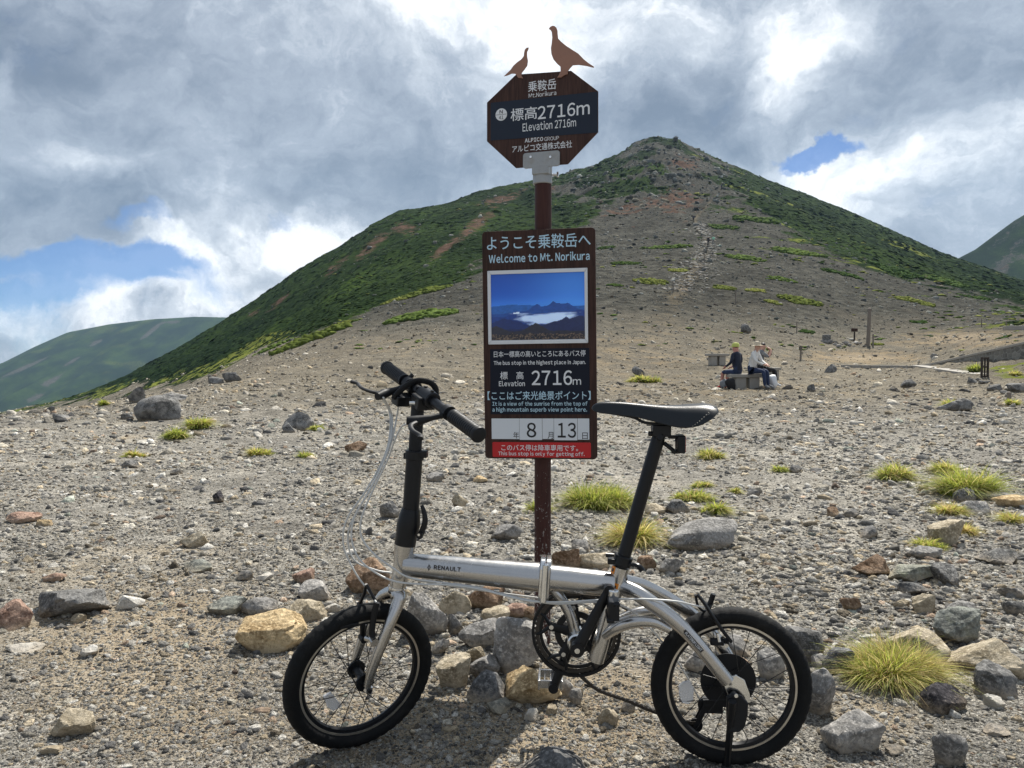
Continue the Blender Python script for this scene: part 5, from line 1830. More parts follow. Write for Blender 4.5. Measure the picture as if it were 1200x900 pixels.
# rear brake
mb = MB()
mb.tube(smooth_path([B(857, 752, .036), B(846, 738, .036), B(834, 720, .036), B(824, 705, .034), B(817, 696.5, .030)], 4), [.0075] * 17, 10, flat=.6)
mb.tube([B(826, 722, -.03), B(832, 708, -.03), B(836, 696, -.028)], .007, 8)
mb.tube(smooth_path([B(815, 697, .03), B(818, 710, .02), B(826, 716, -.0), B(834, 708, -.03)], 4), .0035, 8)
rbk = mb.build('rear_brake', M['black'], bike, 35)
mb = MB(); q = B(843, 752, .030); mb.box(q, (.045, .016, .016), (FP.s, FP.t, FP.n)); mb.build('brake_pad', M['blackmatte'], rbk, 30, .003)
mb = MB(); mb.tube([B(847, 748, .02), B(851, 757, .05)], .006, 10); mb.tube([B(841, 742, .035), B(843, 752, .038)], .0045, 8); mb.build('brake_spring_bolt', M['alu_bright'], rbk, 35)

# handlepost
hp0 = ht - axd * .001
ax2 = (B(488.5, 478) - B(479.5, 610)).normalized()
mb = MB()
mb.tube([hp0, hp0 + axd * .030, B(478.6, 615), B(480.4, 603), B(481.4, 596)], [.0272, .0278, .0300, .0265, .0225], 30)
hpost = mb.build('handlepost', M['black'], bike, 35)
mb = MB(); mb.tube([B(481.2, 600), B(486.0, 531)], .0212, 28); mb.build('lower_post_tube', M['black'], hpost, 35)
mb = MB(); mb.tube([B(485.8, 536), B(489.8, 471)], .0168, 24); mb.build('upper_post_tube', M['blackmatte'], hpost, 35)
mb = MB(); mb.tube([B(485.4, 538.5), B(486.4, 528)], .0245, 28); mb.box(B(496, 532, .004), (.022, .026, .018), (FP.s, FP.n, FP.t)); mb.box(B(478, 534, -.004), (.02, .02, .016), (FP.s, FP.n, FP.t))
mb.build('height_clamp', M['black'], hpost, 35, .002)
mb = MB(); mb.tube(smooth_path([B(494, 624, .018), B(498, 612, .022), B(497, 600, .022), B(494, 592, .020)], 4), lerp_list([.008, .0075, .006, .0045], 13), 10); mb.build('folding_latch', M['black'], hpost, 35)
mb = MB(); q = B(492.5, 627, .024); mb.tube([q - nb_ * .012, q + nb_ * .010], .0085, 14); mb.build('latch_housing', M['black'], hpost, 35)
mb = MB(); q = B(491, 626.5, .034); mb.tube([q, q + nb_ * .003], .0032, 12); mb.build('latch_bolt', M['alu_bright'], hpost, 35)

# handlebar: ends fitted to the rays with a 0.54 m span
cam0 = Vector((0, 0, CH))
d1, d2 = pix_dir(562.5, 510.5), pix_dir(452.3, 430.2)
mid_d = pix_dir(500, 467.5)
best = None
for a in np.linspace(1.55, 1.98, 87):
    for c_ in np.linspace(1.95, 2.5, 111):
        P, Q = cam0 + d1 * a, cam0 + d2 * c_
        l = (P - Q).length
        cst = (l - .53) ** 2 * 40 + ((P + Q) / 2 - B(498, 468)).y ** 2 * 30 + (1 - (P - Q).normalized().dot(nf)) * .3
        if best is None or cst < best[0]: best = (cst, P, Q)
HN, HF = best[1], best[2]
HD = (HN - HF).normalized(); HM = (HN + HF) / 2
hbar = None
mb = MB(); mb.tube([HF + HD * .02, HM - HD * .06, HM + HD * .06, HN - HD * .02], [.0112, .0125, .0125, .0112], 20)
hbar = mb.build('handlebar', M['black'], bike, 35)
for e_, s_ in ((HN, -1), (HF, 1)):
    d = HD * s_
    mb = MB()
    n_ = 46
    pts = [e_ + d * (.128 * k / n_) for k in range(n_ + 1)]
    rr = [.0172 + (.0007 if k % 3 else -.0006) for k in range(n_ + 1)]
    rr[0] = .012; rr[1] = .0185; rr[2] = rr[3] = rr[4] = .0195; rr[-1] = rr[-2] = rr[-3] = .0182
    mb.tube(pts, rr, 24); mb.build('grip', M['blackmatte'], hbar, 25)
fw = HD.cross(Vector((0, 0, 1))).normalized()
if fw.x > 0: fw = -fw         # forwards = to the left of the picture
upb = HD.cross(fw).normalized()
if upb.z < 0: upb = -upb
mb = MB(); mb.tube([HM - HD * .030, HM + HD * .030], .0225, 24); stp = B(489.8, 472)
mb.box(HM.lerp(stp, .45) - upb * .004, (.05, .045, .034), (fw, HD, upb)); stem = mb.build('stem_clamp', M['black'], hbar, 35, .003)
for k in (-1, 1):
    q = HM + HD * .018 * k + upb * .021; mb = MB(); mb.tube([q, q + upb * .005], .0045, 12); mb.build('clamp_bolt', M['steel'], stem, 35)
mb = MB(); q = B(487.5, 472.5, .012); mb.tube([q - FP.s * .016, q + FP.s * .014], .006, 10); mb.build('quick_release', M['alu_bright'], hpost, 35)
# shifter and levers
for e_, s_, nm in ((HN, -1, 'near brake lever'), (HF, 1, 'far brake lever')):
    q = e_ + HD * s_ * .155
    mb = MB()
    mb.tube([q - HD * .010, q + HD * .010], .0185, 20)
    b0 = q + fw * .012 - upb * .006; b1 = q + fw * .075 - upb * .022 + HD * s_ * .010; b2 = q + fw * .098 - upb * .024 + HD * s_ * .022
    mb.tube([b0, b0.lerp(b1, .5), b1, b2], [.0075, .0075, .0135, .010], 12)
    lev = mb.build('brake_lever', M['blackmatte'], hbar, 35, label=nm)
    mb = MB()
    l0 = b1 - HD * s_ * .008; pts = smooth_path([l0 + fw * .008, l0 + fw * .030 - HD * s_ * .018, l0 + fw * .040 - HD * s_ * .050, l0 + fw * .036 - HD * s_ * .082, l0 + fw * .046 - HD * s_ * .100], 4)
    mb.tube(pts, lerp_list([.007, .0065, .006, .006, .008], len(pts)), 10, flat=.7)
    mb.build('lever_blade', M['blackmatte'], lev, 35)
q = HF + HD * .150
mb = MB(); mb.tube([q + HD * .022 - fw * 0 , q + HD * .045], .0195, 20); mb.box(q + HD * .04 + fw * .03 - upb * .030, (.05, .04, .026), (fw, HD, upb)); mb.tube([q - HD * .005 + upb * .01, q - HD * .005 + upb * .024 - fw * .012], .006, 10)
mb.build('gear_shifter', M['black'], hbar, 35, .003)
# arched accessory mount over the bar
mq = HM - HD * .052
arch = [HM - HD * .075 + fw * .058 - upb * .026, HM - HD * .07 + fw * .050 - upb * .010, HM - HD * .066 + fw * .030 + upb * .012, HM - HD * .060 + fw * .004 + upb * .026, HM - HD * .05 - fw * .026 + upb * .024, HM - HD * .042 - fw * .040 + upb * .012, HM - HD * .040 - fw * .044 - upb * .006]
ap = smooth_path(arch, 5)
mb = MB(); mb.tube(ap, [.0085] * len(ap), 12, flat=.55, flat_dir=HD); mb.build('accessory_bracket', M['blackmatte'], hbar, 35)

# cables
def cable(pts, r=.0025, parent=bike, nm='brake_cable'):
    mb = MB(); mb.tube(smooth_path(pts, 8), r, 8); return mb.build(nm, M['cable'], parent, 50)


FPo = lambda x, y, o: FP.hit(x, y, o)
lb_far = HF + HD * .155 + fw * .085 - upb * .024
cable([lb_far, B(455.5, 480, -.10), B(457.5, 500, -.06), B(453, 528, -.02), B(439, 558, 0), B(424, 582, .01), B(410, 602, .01), B(402.5, 622, .01), B(404, 645, .01), B(417, 672, .01), B(430, 690, .01), F(441, 706, .034)])
cable([HF + HD * .19 + fw * .04 - upb * .03, B(465, 488, -.06), B(461, 508, -.04), B(454.5, 530, -.01), B(440.5, 560, .005), B(427, 585, .012), B(415, 607, .015), B(412, 632, .02), B(421, 655, .025), B(440, 671, .030), B(462, 681, .036), B(490, 684.5, .036), B(525, 685.5, .036), B(560, 690, .038), B(590, 697.5, .040), B(622, 704.5, .042), B(660, 705.5, .045), B(705, 703, .055), B(750, 702, .06), B(790, 704.5, .06), B(812, 709, .05), B(826, 712, .036)])
cable([HN - HD * .155 + fw * .085 - upb * .024, B(472, 499, .05), B(463, 515, .03), B(455, 537, .005), B(443, 562, .01), B(431, 588, .015), B(423, 610, .02), B(424, 630, .02), B(438, 649, .03), B(458, 664, .034), B(480, 677, .036), B(520, 683, .030), B(560, 688.5, .032), B(600, 699, .034), B(650, 707.5, .036), B(700, 706, .03), B(740, 716, .0), B(790, 770, -.03), B(825, 828, -.062)], nm='gear_cable')
cable([lb_far + HD * .03, B(459, 486, -.08), B(458.5, 510, -.03), B(451, 538, .0), B(436, 570, .01), B(420, 597, .015), B(408, 625, .01), B(414, 655, .0), B(440, 668, -.02), B(462, 672, -.034), B(500, 682, -.034), B(580, 694, -.036), B(640, 702, -.03)], nm='gear_cable')
for x, y in ((515, 683.5), (582, 692.5)):
    q = B(x, y, .030); mb = MB(); mb.box(q, (.014, .010, .008), (FP.s, FP.n, FP.t)); mb.build('cable_clip', M['alu_bright'], tube1, 30, .001)

# seatpost, clamp, saddle
s0, s1 = B(729.6, 657), B(771.6, 513)
axs = (s1 - s0).normalized()
mb = MB(); mb.tube([s0 - axs * .05, s1], .0168, 28); spost = mb.build('seatpost', M['black'], bike, 35)
mb = MB(); mb.tube([s0 - axs * .012, s0 + axs * .014], .0238, 28); mb.box(s0 + FP.s * -.028 + nb_ * .004, (.02, .022, .014), (FP.s, FP.n, FP.t)); clamp = mb.build('seat_clamp', M['black'], bike, 35, .002)
mb = MB(); q = B(738, 661, .014); pts = smooth_path([q, q + FP.s * .02 - FP.t * .002 + nb_ * .01, q + FP.s * .03 - FP.t * .012 + nb_ * .012], 4); mb.tube(pts, lerp_list([.006, .007, .008], len(pts)), 10); mb.build('clamp_lever', M['black'], clamp, 35)
mb = MB(); q = B(712, 650.5, .012); mb.tube([q - FP.s * .005, q + FP.s * .016], [.006, .004], 10); mb.build('clamp_nut', M['black'], clamp, 35)
# stickers on the seat tube
for x, y, w_, h_ in ((719.0, 666.5, 6.5, 9), (720.5, 685.5, 8.5, 9.5)):
    t_ = (st1 - st0).normalized()
    for nm, mat, g, o2 in (('sticker', 'orange', 1.0, 0.0), ('sticker_mark', 'black_print', .45, .0004)):
        mb = MB(); vs = []
        cc = B(x, y); h = (cc - st0).dot(t_)
        W_, H_ = w_ * 1.93 / FOC * g * .5, h_ * 1.93 / FOC * g * .5
        ctr = st0 + t_ * h
        nn = 6
        off_ang = math.asin(max(-.95, min(.95, ((x - (600 + FOC * ctr.x / ctr.y)) * 1.93 / FOC) / .0216)))
        sd = t_.cross(nb_).normalized()
        if sd.x < 0: sd = -sd
        for k in range(nn + 1):
            a = off_ang + (k / nn - .5) * 2 * W_ / .0216
            d = nb_ * math.cos(a) + sd * math.sin(a)
            vs += [ctr + d * (.0220 + o2) - t_ * H_, ctr + d * (.0220 + o2) + t_ * H_]
        mb.add(vs, [(2 * k, 2 * k + 2, 2 * k + 3, 2 * k + 1) for k in range(nn)]); mb.build(nm, M[mat], seat, 60)
# saddle: lofted sections
xs = [693.2, 696, 702, 712, 726, 743, 762, 782, 800, 815, 828, 836, 838.5]
top = [477, 473.6, 471.3, 470.6, 470.8, 472.0, 473.4, 474.4, 473.8, 472.6, 472.2, 474.4, 478]
bot = [479.5, 482.5, 484.2, 485.6, 487.2, 488.8, 493.5, 500.5, 503.0, 500.0, 492, 484, 480.5]
hw = [.006, .013, .018, .020, .022, .026, .036, .052, .066, .073, .074, .066, .045]
mb = MB(); vs = []; nq = 22
for x, a, b_, h in zip(xs, top, bot, hw):
    pt = B(x, a); pb = B(x, b_, h * .9)
    zt_, zb_ = pt.z, pb.z
    base = FP.hit(x, a)
    for k in range(nq):
        ph = PI * k / (nq - 1)
        sx_ = math.cos(ph); dr = abs(sx_)
        wv = nb_ * (h * (abs(sx_) ** .8) * (1 if sx_ > 0 else -1))
        zv = zt_ - (zt_ - zb_) * (dr ** 3.2) - .004 * math.exp(-(sx_ / .22) ** 2) * (1 if 745 < x < 835 else 0)
        p = Vector((base.x, base.y, 0)) + wv; p.z = zv
        vs.append(p)
fs = [(i * nq + k, i * nq + k + 1, (i + 1) * nq + k + 1, (i + 1) * nq + k) for i in range(len(xs) - 1) for k in range(nq - 1)]
o1 = len(vs)
# underside (slightly inside) closes the shell
us = []
for i in range(len(xs)):
    for k in (0, nq - 1): us.append(i * nq + k)
fs += [(i * nq, (i + 1) * nq, (i + 1) * nq + nq - 1, i * nq + nq - 1) for i in range(len(xs) - 1)]
fs += [tuple(range(nq)), tuple((len(xs) - 1) * nq + k for k in range(nq - 1, -1, -1))]
mb.add(vs, fs)
m, N, b = material('black_saddle_leatherette')
co = N.n('ShaderNodeTexCoord').outputs['Object']
v = N.n('ShaderNodeTexVoronoi', {'Vector': co, 'Scale': 900.0}).outputs['Distance']
setin(N, b, base=(.009, .012, .015), rough=.34, normal=bump(N, v, .25, .0006), spec=.35)
saddle = mb.build('saddle', m, bike, 50)
sm = saddle.modifiers.new('round', 'SUBSURF'); sm.levels = sm.render_levels = 1
for sgn in (1, -1):
    mb = MB(); mb.tube(smooth_path([B(716, 484, .012 * sgn), B(742, 489, .016 * sgn), B(757, 495.5, .020 * sgn), B(785, 496.5, .022 * sgn), B(806, 494, .030 * sgn)], 5), .0036, 10); mb.build('saddle_rail', M['black'], saddle, 50)
mb = MB(); mb.box(B(774.5, 504, 0), (.045, .05, .030), (FP.s, FP.n, FP.t)); mb.tube([B(773.5, 512, -.02), B(773.5, 512, .026)], .010, 14); mb.tube([B(759.5, 508, .006), B(768, 508.5, .006)], .0065, 12)
mb.tube([B(771.5, 513), B(774.5, 503)], .0160, 20)
mb.build('saddle_clamp', M['black'], saddle, 35, .003)
for k in range(9):
    x = 812 + k * 2.6; y = 499.5 - k * 1.95 - .05 * k * k
    q = B(x, y, .066); mb = MB(); mb.tube([q, q + nb_ * .0015], .0012, 6); mb.build('saddle_stud', M['alu_bright'], saddle, 40)
mb = MB(); mb.tube([B(778, 519), B(788, 527), B(792, 531)], .0055, 10); mb.box(B(788.5, 512, 0), (.024, .018, .008), (FP.s, FP.n, FP.t)); mb.box(B(791.5, 529, 0), (.020, .016, .010), (FP.s, FP.n, FP.t)); mb.tube([B(792.5, 514), B(794, 529)], .004, 8)
rref = mb.build('reflector_bracket', M['black'], bike, 35, .002)
tl = -FP.s * -.995
mb = MB(); mb.box(B(797.2, 519.8, 0), (.020, .046, .044), (FP.s, FP.n, FP.t)); mb.build('reflector_housing', M['black'], rref, 35, .003)
mb = MB(); mb.box(B(800.4, 519.8, 0), (.008, .043, .040), (FP.s, FP.n, FP.t)); mb.build('red_reflector', M['reflr'], rref, 35, .002)

# crankset
CR = BB - nb_ * .046
mb = MB()
NT_ = 52
R0 = .1050
vs = []; fs = []
nv = NT_ * 4
for k in range(nv):
    a = 2 * PI * k / nv; d = FP.s * math.cos(a) + FP.t * math.sin(a)
    ro = .1065 + (.0032 if k % 4 in (1, 2) else -.0012)
    for r, o_ in ((.0965, -.0015), (ro, -.0015), (ro, .0015), (.0965, .0015)): vs.append(CR + d * r + nb_ * o_)
for k in range(nv):
    j = (k + 1) % nv
    for q in range(4): fs.append((k * 4 + q, k * 4 + (q + 1) % 4, j * 4 + (q + 1) % 4, j * 4 + q))
mb.add(vs, fs)
cring = mb.build('chainring', M['steel'], bike, 30)
mb = MB(); mb.ring(CR + nb_ * .008, nb_, .1085, .1155, .003, 80, FP.s); mb.ring(CR - nb_ * .008, nb_, .1085, .1155, .003, 80, FP.s); mb.build('chain_guard_ring', M['black'], cring, 35)
mb = MB(); mb.ring(CR, nb_, .040, .056, .004, 60, FP.s); mb.ring(CR - nb_ * .004, nb_, .088, .0965, .003, 60, FP.s); mb.build('inner_chainring', M['black'], cring, 35)
for k in range(5):
    a = 2 * PI * k / 5 + .42
    d = FP.s * math.cos(a) + FP.t * math.sin(a); e_ = FP.s * -math.sin(a) + FP.t * math.cos(a)
    mb = MB()
    mb.tube([CR + d * .012, CR + d * .035, CR + d * .062, CR + d * .070], [.017, .013, .012, .013], 12, flat=.4, flat_dir=nb_)
    mb.tube([CR + d * .068 + e_ * .0, CR + d * .088 + e_ * .022, CR + d * .100 + e_ * .028], [.0055, .0045, .004], 8)
    mb.tube([CR + d * .068 + e_ * .0, CR + d * .088 - e_ * .022, CR + d * .100 - e_ * .028], [.0055, .0045, .004], 8)
    mb.build('spider_arm', M['black'], cring, 35)
    mb = MB(); q = CR + d * .066 + nb_ * .004; mb.tube([q, q + nb_ * .004], .0058, 14); mb.build('chainring_bolt', M['alu_bright'], cring, 35)


def crank(c, end, side, lab):
    d = (end - c).normalized()
    mb = MB()
    mb.tube([c - nb_ * .012, c + nb_ * .012], .0175, 22)
    mb.tube([c - d * .005, c + d * .03, end - d * .02, end + d * .008], [.0165, .0145, .0115, .0115], 16, flat=.62, flat_dir=nb_)
    mb.tube([end - nb_ * .009, end + nb_ * .009], .0130, 18)
    o = mb.build('crank_arm', M['black'], bike, 35, label=lab)
    mb = MB(); q = c + nb_ * (.0125 * side); mb.tube([q, q + nb_ * .002 * side], .0065, 16); mb.build('crank_bolt', M['alu_bright'], o, 35)
    return o


cn = BB + nb_ * .068
e1 = B(714.5, 690, .072)
d_ = (e1 - cn).normalized(); e1 = cn + d_ * .168
crank(cn, e1, 1, 'left crank arm pointing up')
cf_ = BB - nb_ * .060
e2 = B(650, 802, -.060)
e2 = cf_ + (e2 - cf_).normalized() * .165
crank(cf_, e2, -1, 'right crank arm pointing down')
# upper pedal: folded upright, black with a silver cap
mb = MB()
q0 = B(718.8, 694, .10)
mb.tube([B(719, 691, .085), B(718.5, 700, .085)], .0125, 16)
mb.mi = 1
mb.box(B(718.3, 711, .098), (.026, .075, .046), (FP.s, FP.n, FP.t)); mb.box(B(714.5, 722, .098), (.018, .080, .010), (FP.s, FP.n, FP.t)); mb.box(B(721.5, 703, .098), (.016, .080, .008), (FP.s, FP.n, FP.t))
mb.build('pedal', [M['alu_bright'], M['black']], bike, 35, .003, label='folded black pedal at the upper crank')
# lower pedal: silver cage on the far side
pc = e2 - nb_ * .045
mb = MB()
for s_ in (-1, 1):
    mb.box(pc + FP.s * .030 * s_ - FP.s * .008 + FP.t * .004, (.006, .085, .026), (FP.s, FP.n, FP.t))
for t_ in (-.036, .034):
    mb.box(pc - FP.s * .008 + nb_ * t_ + FP.t * .004, (.062, .006, .022), (FP.s, FP.n, FP.t))
for s_ in (-.016, 0, .016):
    mb.box(pc - FP.s * .008 + FP.s * s_ + FP.t * .002, (.004, .070, .010), (FP.s, FP.n, FP.t))
pd = mb.build('pedal', M['alu'], bike, 35, .0015, label='silver cage pedal at the lower crank')
mb = MB(); mb.tube([pc - nb_ * .035, pc + nb_ * .045], .008, 14); mb.build('pedal_axle', M['black'], pd, 35)
# chain: rollers and plates from ring to cassette, lower run to the derailleur
def chain_run(pts, nm='chain'):
    P = smooth_path(pts, 14)
    ds = [0]
    for i in range(1, len(P)): ds.append(ds[-1] + (P[i] - P[i - 1]).length)
    nl = int(ds[-1] / .0127)
    mb = MB()
    prev = None
    for k in range(nl + 1):
        s = k * .0127
        i = max(0, min(len(P) - 2, int(np.searchsorted(ds, s)) - 1))
        f = (s - ds[i]) / max(ds[i + 1] - ds[i], 1e-6)
        p = P[i].lerp(P[i + 1], min(max(f, 0), 1))
        if prev is not None:
            d = (p - prev).normalized(); up = nb_.cross(d)
            o_ = .0035 if k % 2 else .0024
            for sg in (-1, 1): mb.box((p + prev) / 2 + nb_ * o_ * sg, (.0160, .0009, .0078), (d, nb_, up))
        mb.tube([p - nb_ * .0028, p + nb_ * .0028], .0038, 8)
        prev = p
    return mb


a_low = CR - FP.t * .106 - FP.s * .02
lo = [CR - FP.t * .1045 - FP.s * .028, CR - FP.t * .1065 + FP.s * .0, B(700, 808, -.052), B(735, 821, -.052), B(768, 834.5, -.052), B(806, 846, -.052), B(822, 845, -.052)]
mb1 = chain_run(lo)
up_ = [CR + FP.t * .1065 + FP.s * .01, CR + FP.t * .100 + FP.s * .06, Cr + FP.t * .047 - nb_ * .046 - FP.s * .02]
mb2 = chain_run(up_)
mb1.add(mb2.v, mb2.f)
mb1.build('chain', M['steel'], bike, 30)
# derailleur
mb = MB()
j1, j2 = B(826, 826, -.055), B(815, 850, -.055)
for j in (j1, j2):
    mb.ring(j, nb_, .004, .0185, .004, 24, FP.s); mb.tube([j - nb_ * .008, j + nb_ * .008], .006, 10)
for sg in (-1, 1):
    mb.tube([j1 + nb_ * .008 * sg, j2 + nb_ * .008 * sg], .007, 10, flat=.35, flat_dir=nb_)
mb.box(j1.lerp(B(845, 826, -.06), .45), (.05, .026, .034), (FP.s, FP.n, FP.t)); mb.tube([B(858, 820, -.055), j1], [.010, .012], 12)
mb.build('derailleur', M['blackmatte'], bike, 35)
# kickstand
mb = MB()
mb.disc_prism([FP.st(x, y, .072) for x, y in ((851, 816), (858, 811), (868, 814), (876, 822), (875.5, 836), (872, 850), (866, 856), (853, 857), (851, 840))], FP.o + FP.n * .068, FP.s, FP.t, FP.n, .014)
ks = mb.build('kickstand', M['blackmatte'], bike, 35, .003)
ft = ground_at(856.5, 904); k0 = B(859, 818, .092)
k0_ = B(858.5, 822, .094)
mb = MB(); mb.tube([k0_, k0_.lerp(ft, .55), ft + Vector((0, 0, .004))], [.0095, .0085, .0080], 14); mb.build('stand_leg', M['black'], ks, 35)
mb = MB(); q = B(862.5, 815, .092); mb.tube([q, q + nb_ * .003], .0045, 12); mb.build('stand_bolt', M['alu_bright'], ks, 35)
mb = MB(); mb.tube([ft + Vector((0, 0, .001)), ft + Vector((0, 0, .014))], [.016, .011], 16); mb.build('stand_foot', M['blackmatte'], ks, 35)

# printed marks on the frame
tp = Plane(B(505, 665.5, .0325), (B(540, 668.2) - B(500, 664.4)), FP.t)
r_ = tp.rect(508.2, 663.4, 540.2, 668.8)
letters('RENAULT', r_, tp.tup, M['black_print'], tube1, .03, .0006)
lc = tp.st(502.6, 665.0); lw, lh = .0072, .0092
mb = MB()
outer = [(0, lh), (lw * .55, 0), (0, -lh), (-lw * .55, 0)]; inner = [(0, lh * .62), (lw * .28, 0), (0, -lh * .62), (-lw * .28, 0)]
vs = [tp.o + tp.s * (lc[0] + a) + tp.t * (lc[1] + b_) + tp.n * .0006 for a, b_ in outer + inner]
mb.add(vs, [(i, (i + 1) % 4, 4 + (i + 1) % 4, 4 + i) for i in range(4)])
mb.build('diamond_emblem', M['black_print'], tube1, None)
c0, c1 = B(802.5, 740, .0757), B(823, 763.5, .0785)
dd = (c1 - c0).normalized(); pn = (cam0 - c0).normalized(); pn = (nb_ * .8 + pn * .2); pn = (pn - dd * pn.dot(dd)).normalized(); pt_ = pn.cross(dd).normalized()
if pt_.z < 0: pt_ = -pt_
o_ = c0; Ld = (c1 - c0).length
mb = MB(); mb.disc_prism([(0, -.0052), (Ld, -.0052), (Ld, .0052), (0, .0052)], o_, dd, pt_, pn, .0006); dec = mb.build('model_decal', M['black_print'], sn1, None)
letters('PLATINUM LIGHT', (Ld * .05, -.0034, Ld * .95, .0034), (o_, dd, pt_, pn), M['white_print'], dec, .02, .001)

# ------------------------------------------------------------------ people
def figure(name, pose, origin, face, zones, label, scale=1.0, cat='person', group=None):
    """pose: dict joint -> (x, y, z, r); face: heading angle; one continuous skinned body"""
    J = list(pose.keys()); idx = {k: i for i, k in enumerate(J)}
    edges = [e for e in SKEL if e[0] in idx and e[1] in idx]
    V = [Vector(pose[j][:3]) * scale for j in J]
    me = bpy.data.meshes.new(name)
    me.from_pydata(V, [(idx[a], idx[b_]) for a, b_ in edges], [])
    ob = bpy.data.objects.new(name, me); COL.objects.link(ob)
    sk = ob.modifiers.new('skin', 'SKIN'); ob.modifiers.new('sub', 'SUBSURF').levels = 1
    for j in J:
        r = pose[j][3] * scale; rr = (r, r)
        if j in ('chest', 'belly', 'pelvis'): rr = (r, r)
        me.skin_vertices[0].data[idx[j]].radius = rr
        me.skin_vertices[0].data[idx[j]].use_root = (j == 'pelvis')
    dg = bpy.context.evaluated_depsgraph_get(); dg.update()
    m2 = bpy.data.meshes.new_from_object(ob.evaluated_get(dg))
    bpy.data.objects.remove(ob)
    zl = list(dict.fromkeys(zones.values()))
    m2.materials.clear()
    for z in zl: m2.materials.append(M[z])
    segs = [(np.array(V[idx[a]]), np.array(V[idx[b_]]), zl.index(zones[ZONE[(a, b_)]])) for a, b_ in edges]
    mi = []
    for p in m2.polygons:
        c = np.array(p.center); bd = 1e9; bm_ = 0
        for a, b_, zi in segs:
            ab = b_ - a; t = max(0, min(1, np.dot(c - a, ab) / max(np.dot(ab, ab), 1e-9)))
            d = np.linalg.norm(c - a - ab * t)
            if d < bd: bd, bm_ = d, zi
        mi.append(bm_)
    m2.polygons.foreach_set('material_index', mi)
    m2.polygons.foreach_set('use_smooth', [True] * len(m2.polygons))
    o = bpy.data.objects.new(name, m2); COL.objects.link(o)
    o.location = origin; o.rotation_euler = (0, 0, face)
    tag(o, label, cat, group)
    return o


SKEL = []; ZONE = {}


def sk(a, b_, z):
    SKEL.append((a, b_)); ZONE[(a, b_)] = z


sk('pelvis', 'belly', 'top'); sk('belly', 'chest', 'top'); sk('chest', 'neck', 'top'); sk('neck', 'jaw', 'skin'); sk('jaw', 'skull', 'skin'); sk('skull', 'crown', 'hair'); sk('jaw', 'nose', 'skin')
for s_ in 'LR':
    sk('chest', 'sh' + s_, 'top'); sk('sh' + s_, 'el' + s_, 'top'); sk('el' + s_, 'wr' + s_, 'sleeve'); sk('wr' + s_, 'pa' + s_, 'skin')
    for f in 'abcde': sk(('pa' if f != 'e' else 'wr') + s_, 'f' + f + s_, 'skin')
    sk('pelvis', 'hi' + s_, 'bottom'); sk('hi' + s_, 'kn' + s_, 'bottom'); sk('kn' + s_, 'an' + s_, 'shin'); sk('an' + s_, 'to' + s_, 'shoe')


def pose_sit(armL, armR, knee=.44, bend=.0, head=0.0, feet=.46):
    p = {'pelvis': (0, 0, .52, .13), 'belly': (.02 + bend * .3, 0, .70, .125), 'chest': (.04 + bend * .7, 0, .92, .135), 'neck': (.06 + bend, 0, 1.07, .055), 'jaw': (.075 + bend, 0, 1.13, .065), 'skull': (.08 + bend, 0, 1.22, .088), 'crown': (.075 + bend, 0, 1.28, .07), 'nose': (.165 + bend, 0, 1.165, .02)}
    for s_, y, arm in (('L', 1, armL), ('R', -1, armR)):
        p['sh' + s_] = (.04 + bend * .8, .17 * y, 1.00, .065)
        for j, k, r in (('el', 0, .045), ('wr', 1, .030), ('pa', 2, .028)):
            q = arm[k]; p[j + s_] = (q[0] + bend, q[1] * y, q[2], r)
        w, h = Vector(p['wr' + s_][:3]), Vector(p['pa' + s_][:3]); d = (h - w).normalized(); sd = d.cross(Vector((0, 0, 1)));
        sd = sd.normalized() if sd.length > .1 else Vector((0, 1, 0))
        for k, f in enumerate('abcd'):
            q = h + d * (.07 + .01 * (1 - abs(k - 1.3))) + sd * (k - 1.5) * .022 - Vector((0, 0, .015)); p['f' + f + s_] = (*q, .0095)
        q = w + d * .06 + sd * -.05 * y; p['fe' + s_] = (*q, .011)
        p['hi' + s_] = (.02, .10 * y, .50, .10); p['kn' + s_] = (knee, .12 * y, .50, .068); p['an' + s_] = (feet, .12 * y, .09, .046); p['to' + s_] = (feet + .15, .14 * y, .035, .035)
    return p


def pose_stand(stride=.15, pack=True):
    p = {'pelvis': (0, 0, .93, .13), 'belly': (.02, 0, 1.10, .12), 'chest': (.05, 0, 1.32, .14), 'neck': (.08, 0, 1.48, .055), 'jaw': (.10, 0, 1.54, .06), 'skull': (.105, 0, 1.63, .088), 'crown': (.10, 0, 1.69, .07), 'nose': (.185, 0, 1.58, .018)}
    for s_, y in (('L', 1), ('R', -1)):
        p['sh' + s_] = (.05, .18 * y, 1.40, .062); p['el' + s_] = (.02 + .1 * y, .24 * y, 1.14, .043); p['wr' + s_] = (.14 + .1 * y, .24 * y, .94, .03); p['pa' + s_] = (.17 + .1 * y, .23 * y, .88, .027)
        for k, f in enumerate('abcd'): p['f' + f + s_] = (.18 + .1 * y + .018 * (k - 1.5), .23 * y, .81 - .008 * (1 - abs(k - 1.3)), .009)
        p['fe' + s_] = (.20 + .1 * y, .20 * y, .87, .010)
        p['hi' + s_] = (0, .09 * y, .90, .10); p['kn' + s_] = (.10 + stride * .5 * y, .10 * y, .50, .066); p['an' + s_] = (stride * y, .10 * y, .10 + (.08 if y > 0 else 0), .045); p['to' + s_] = (stride * y + .16, .11 * y, .05 + (.07 if y > 0 else 0), .035)
    return p


pb_ = ground_at(875, 456)
YB = pb_.y


def at(px, dy=0.0):
    Y = YB + dy
    x = (px - 600) / FOC * Y
    return Vector((x, Y, gz(x, Y)))


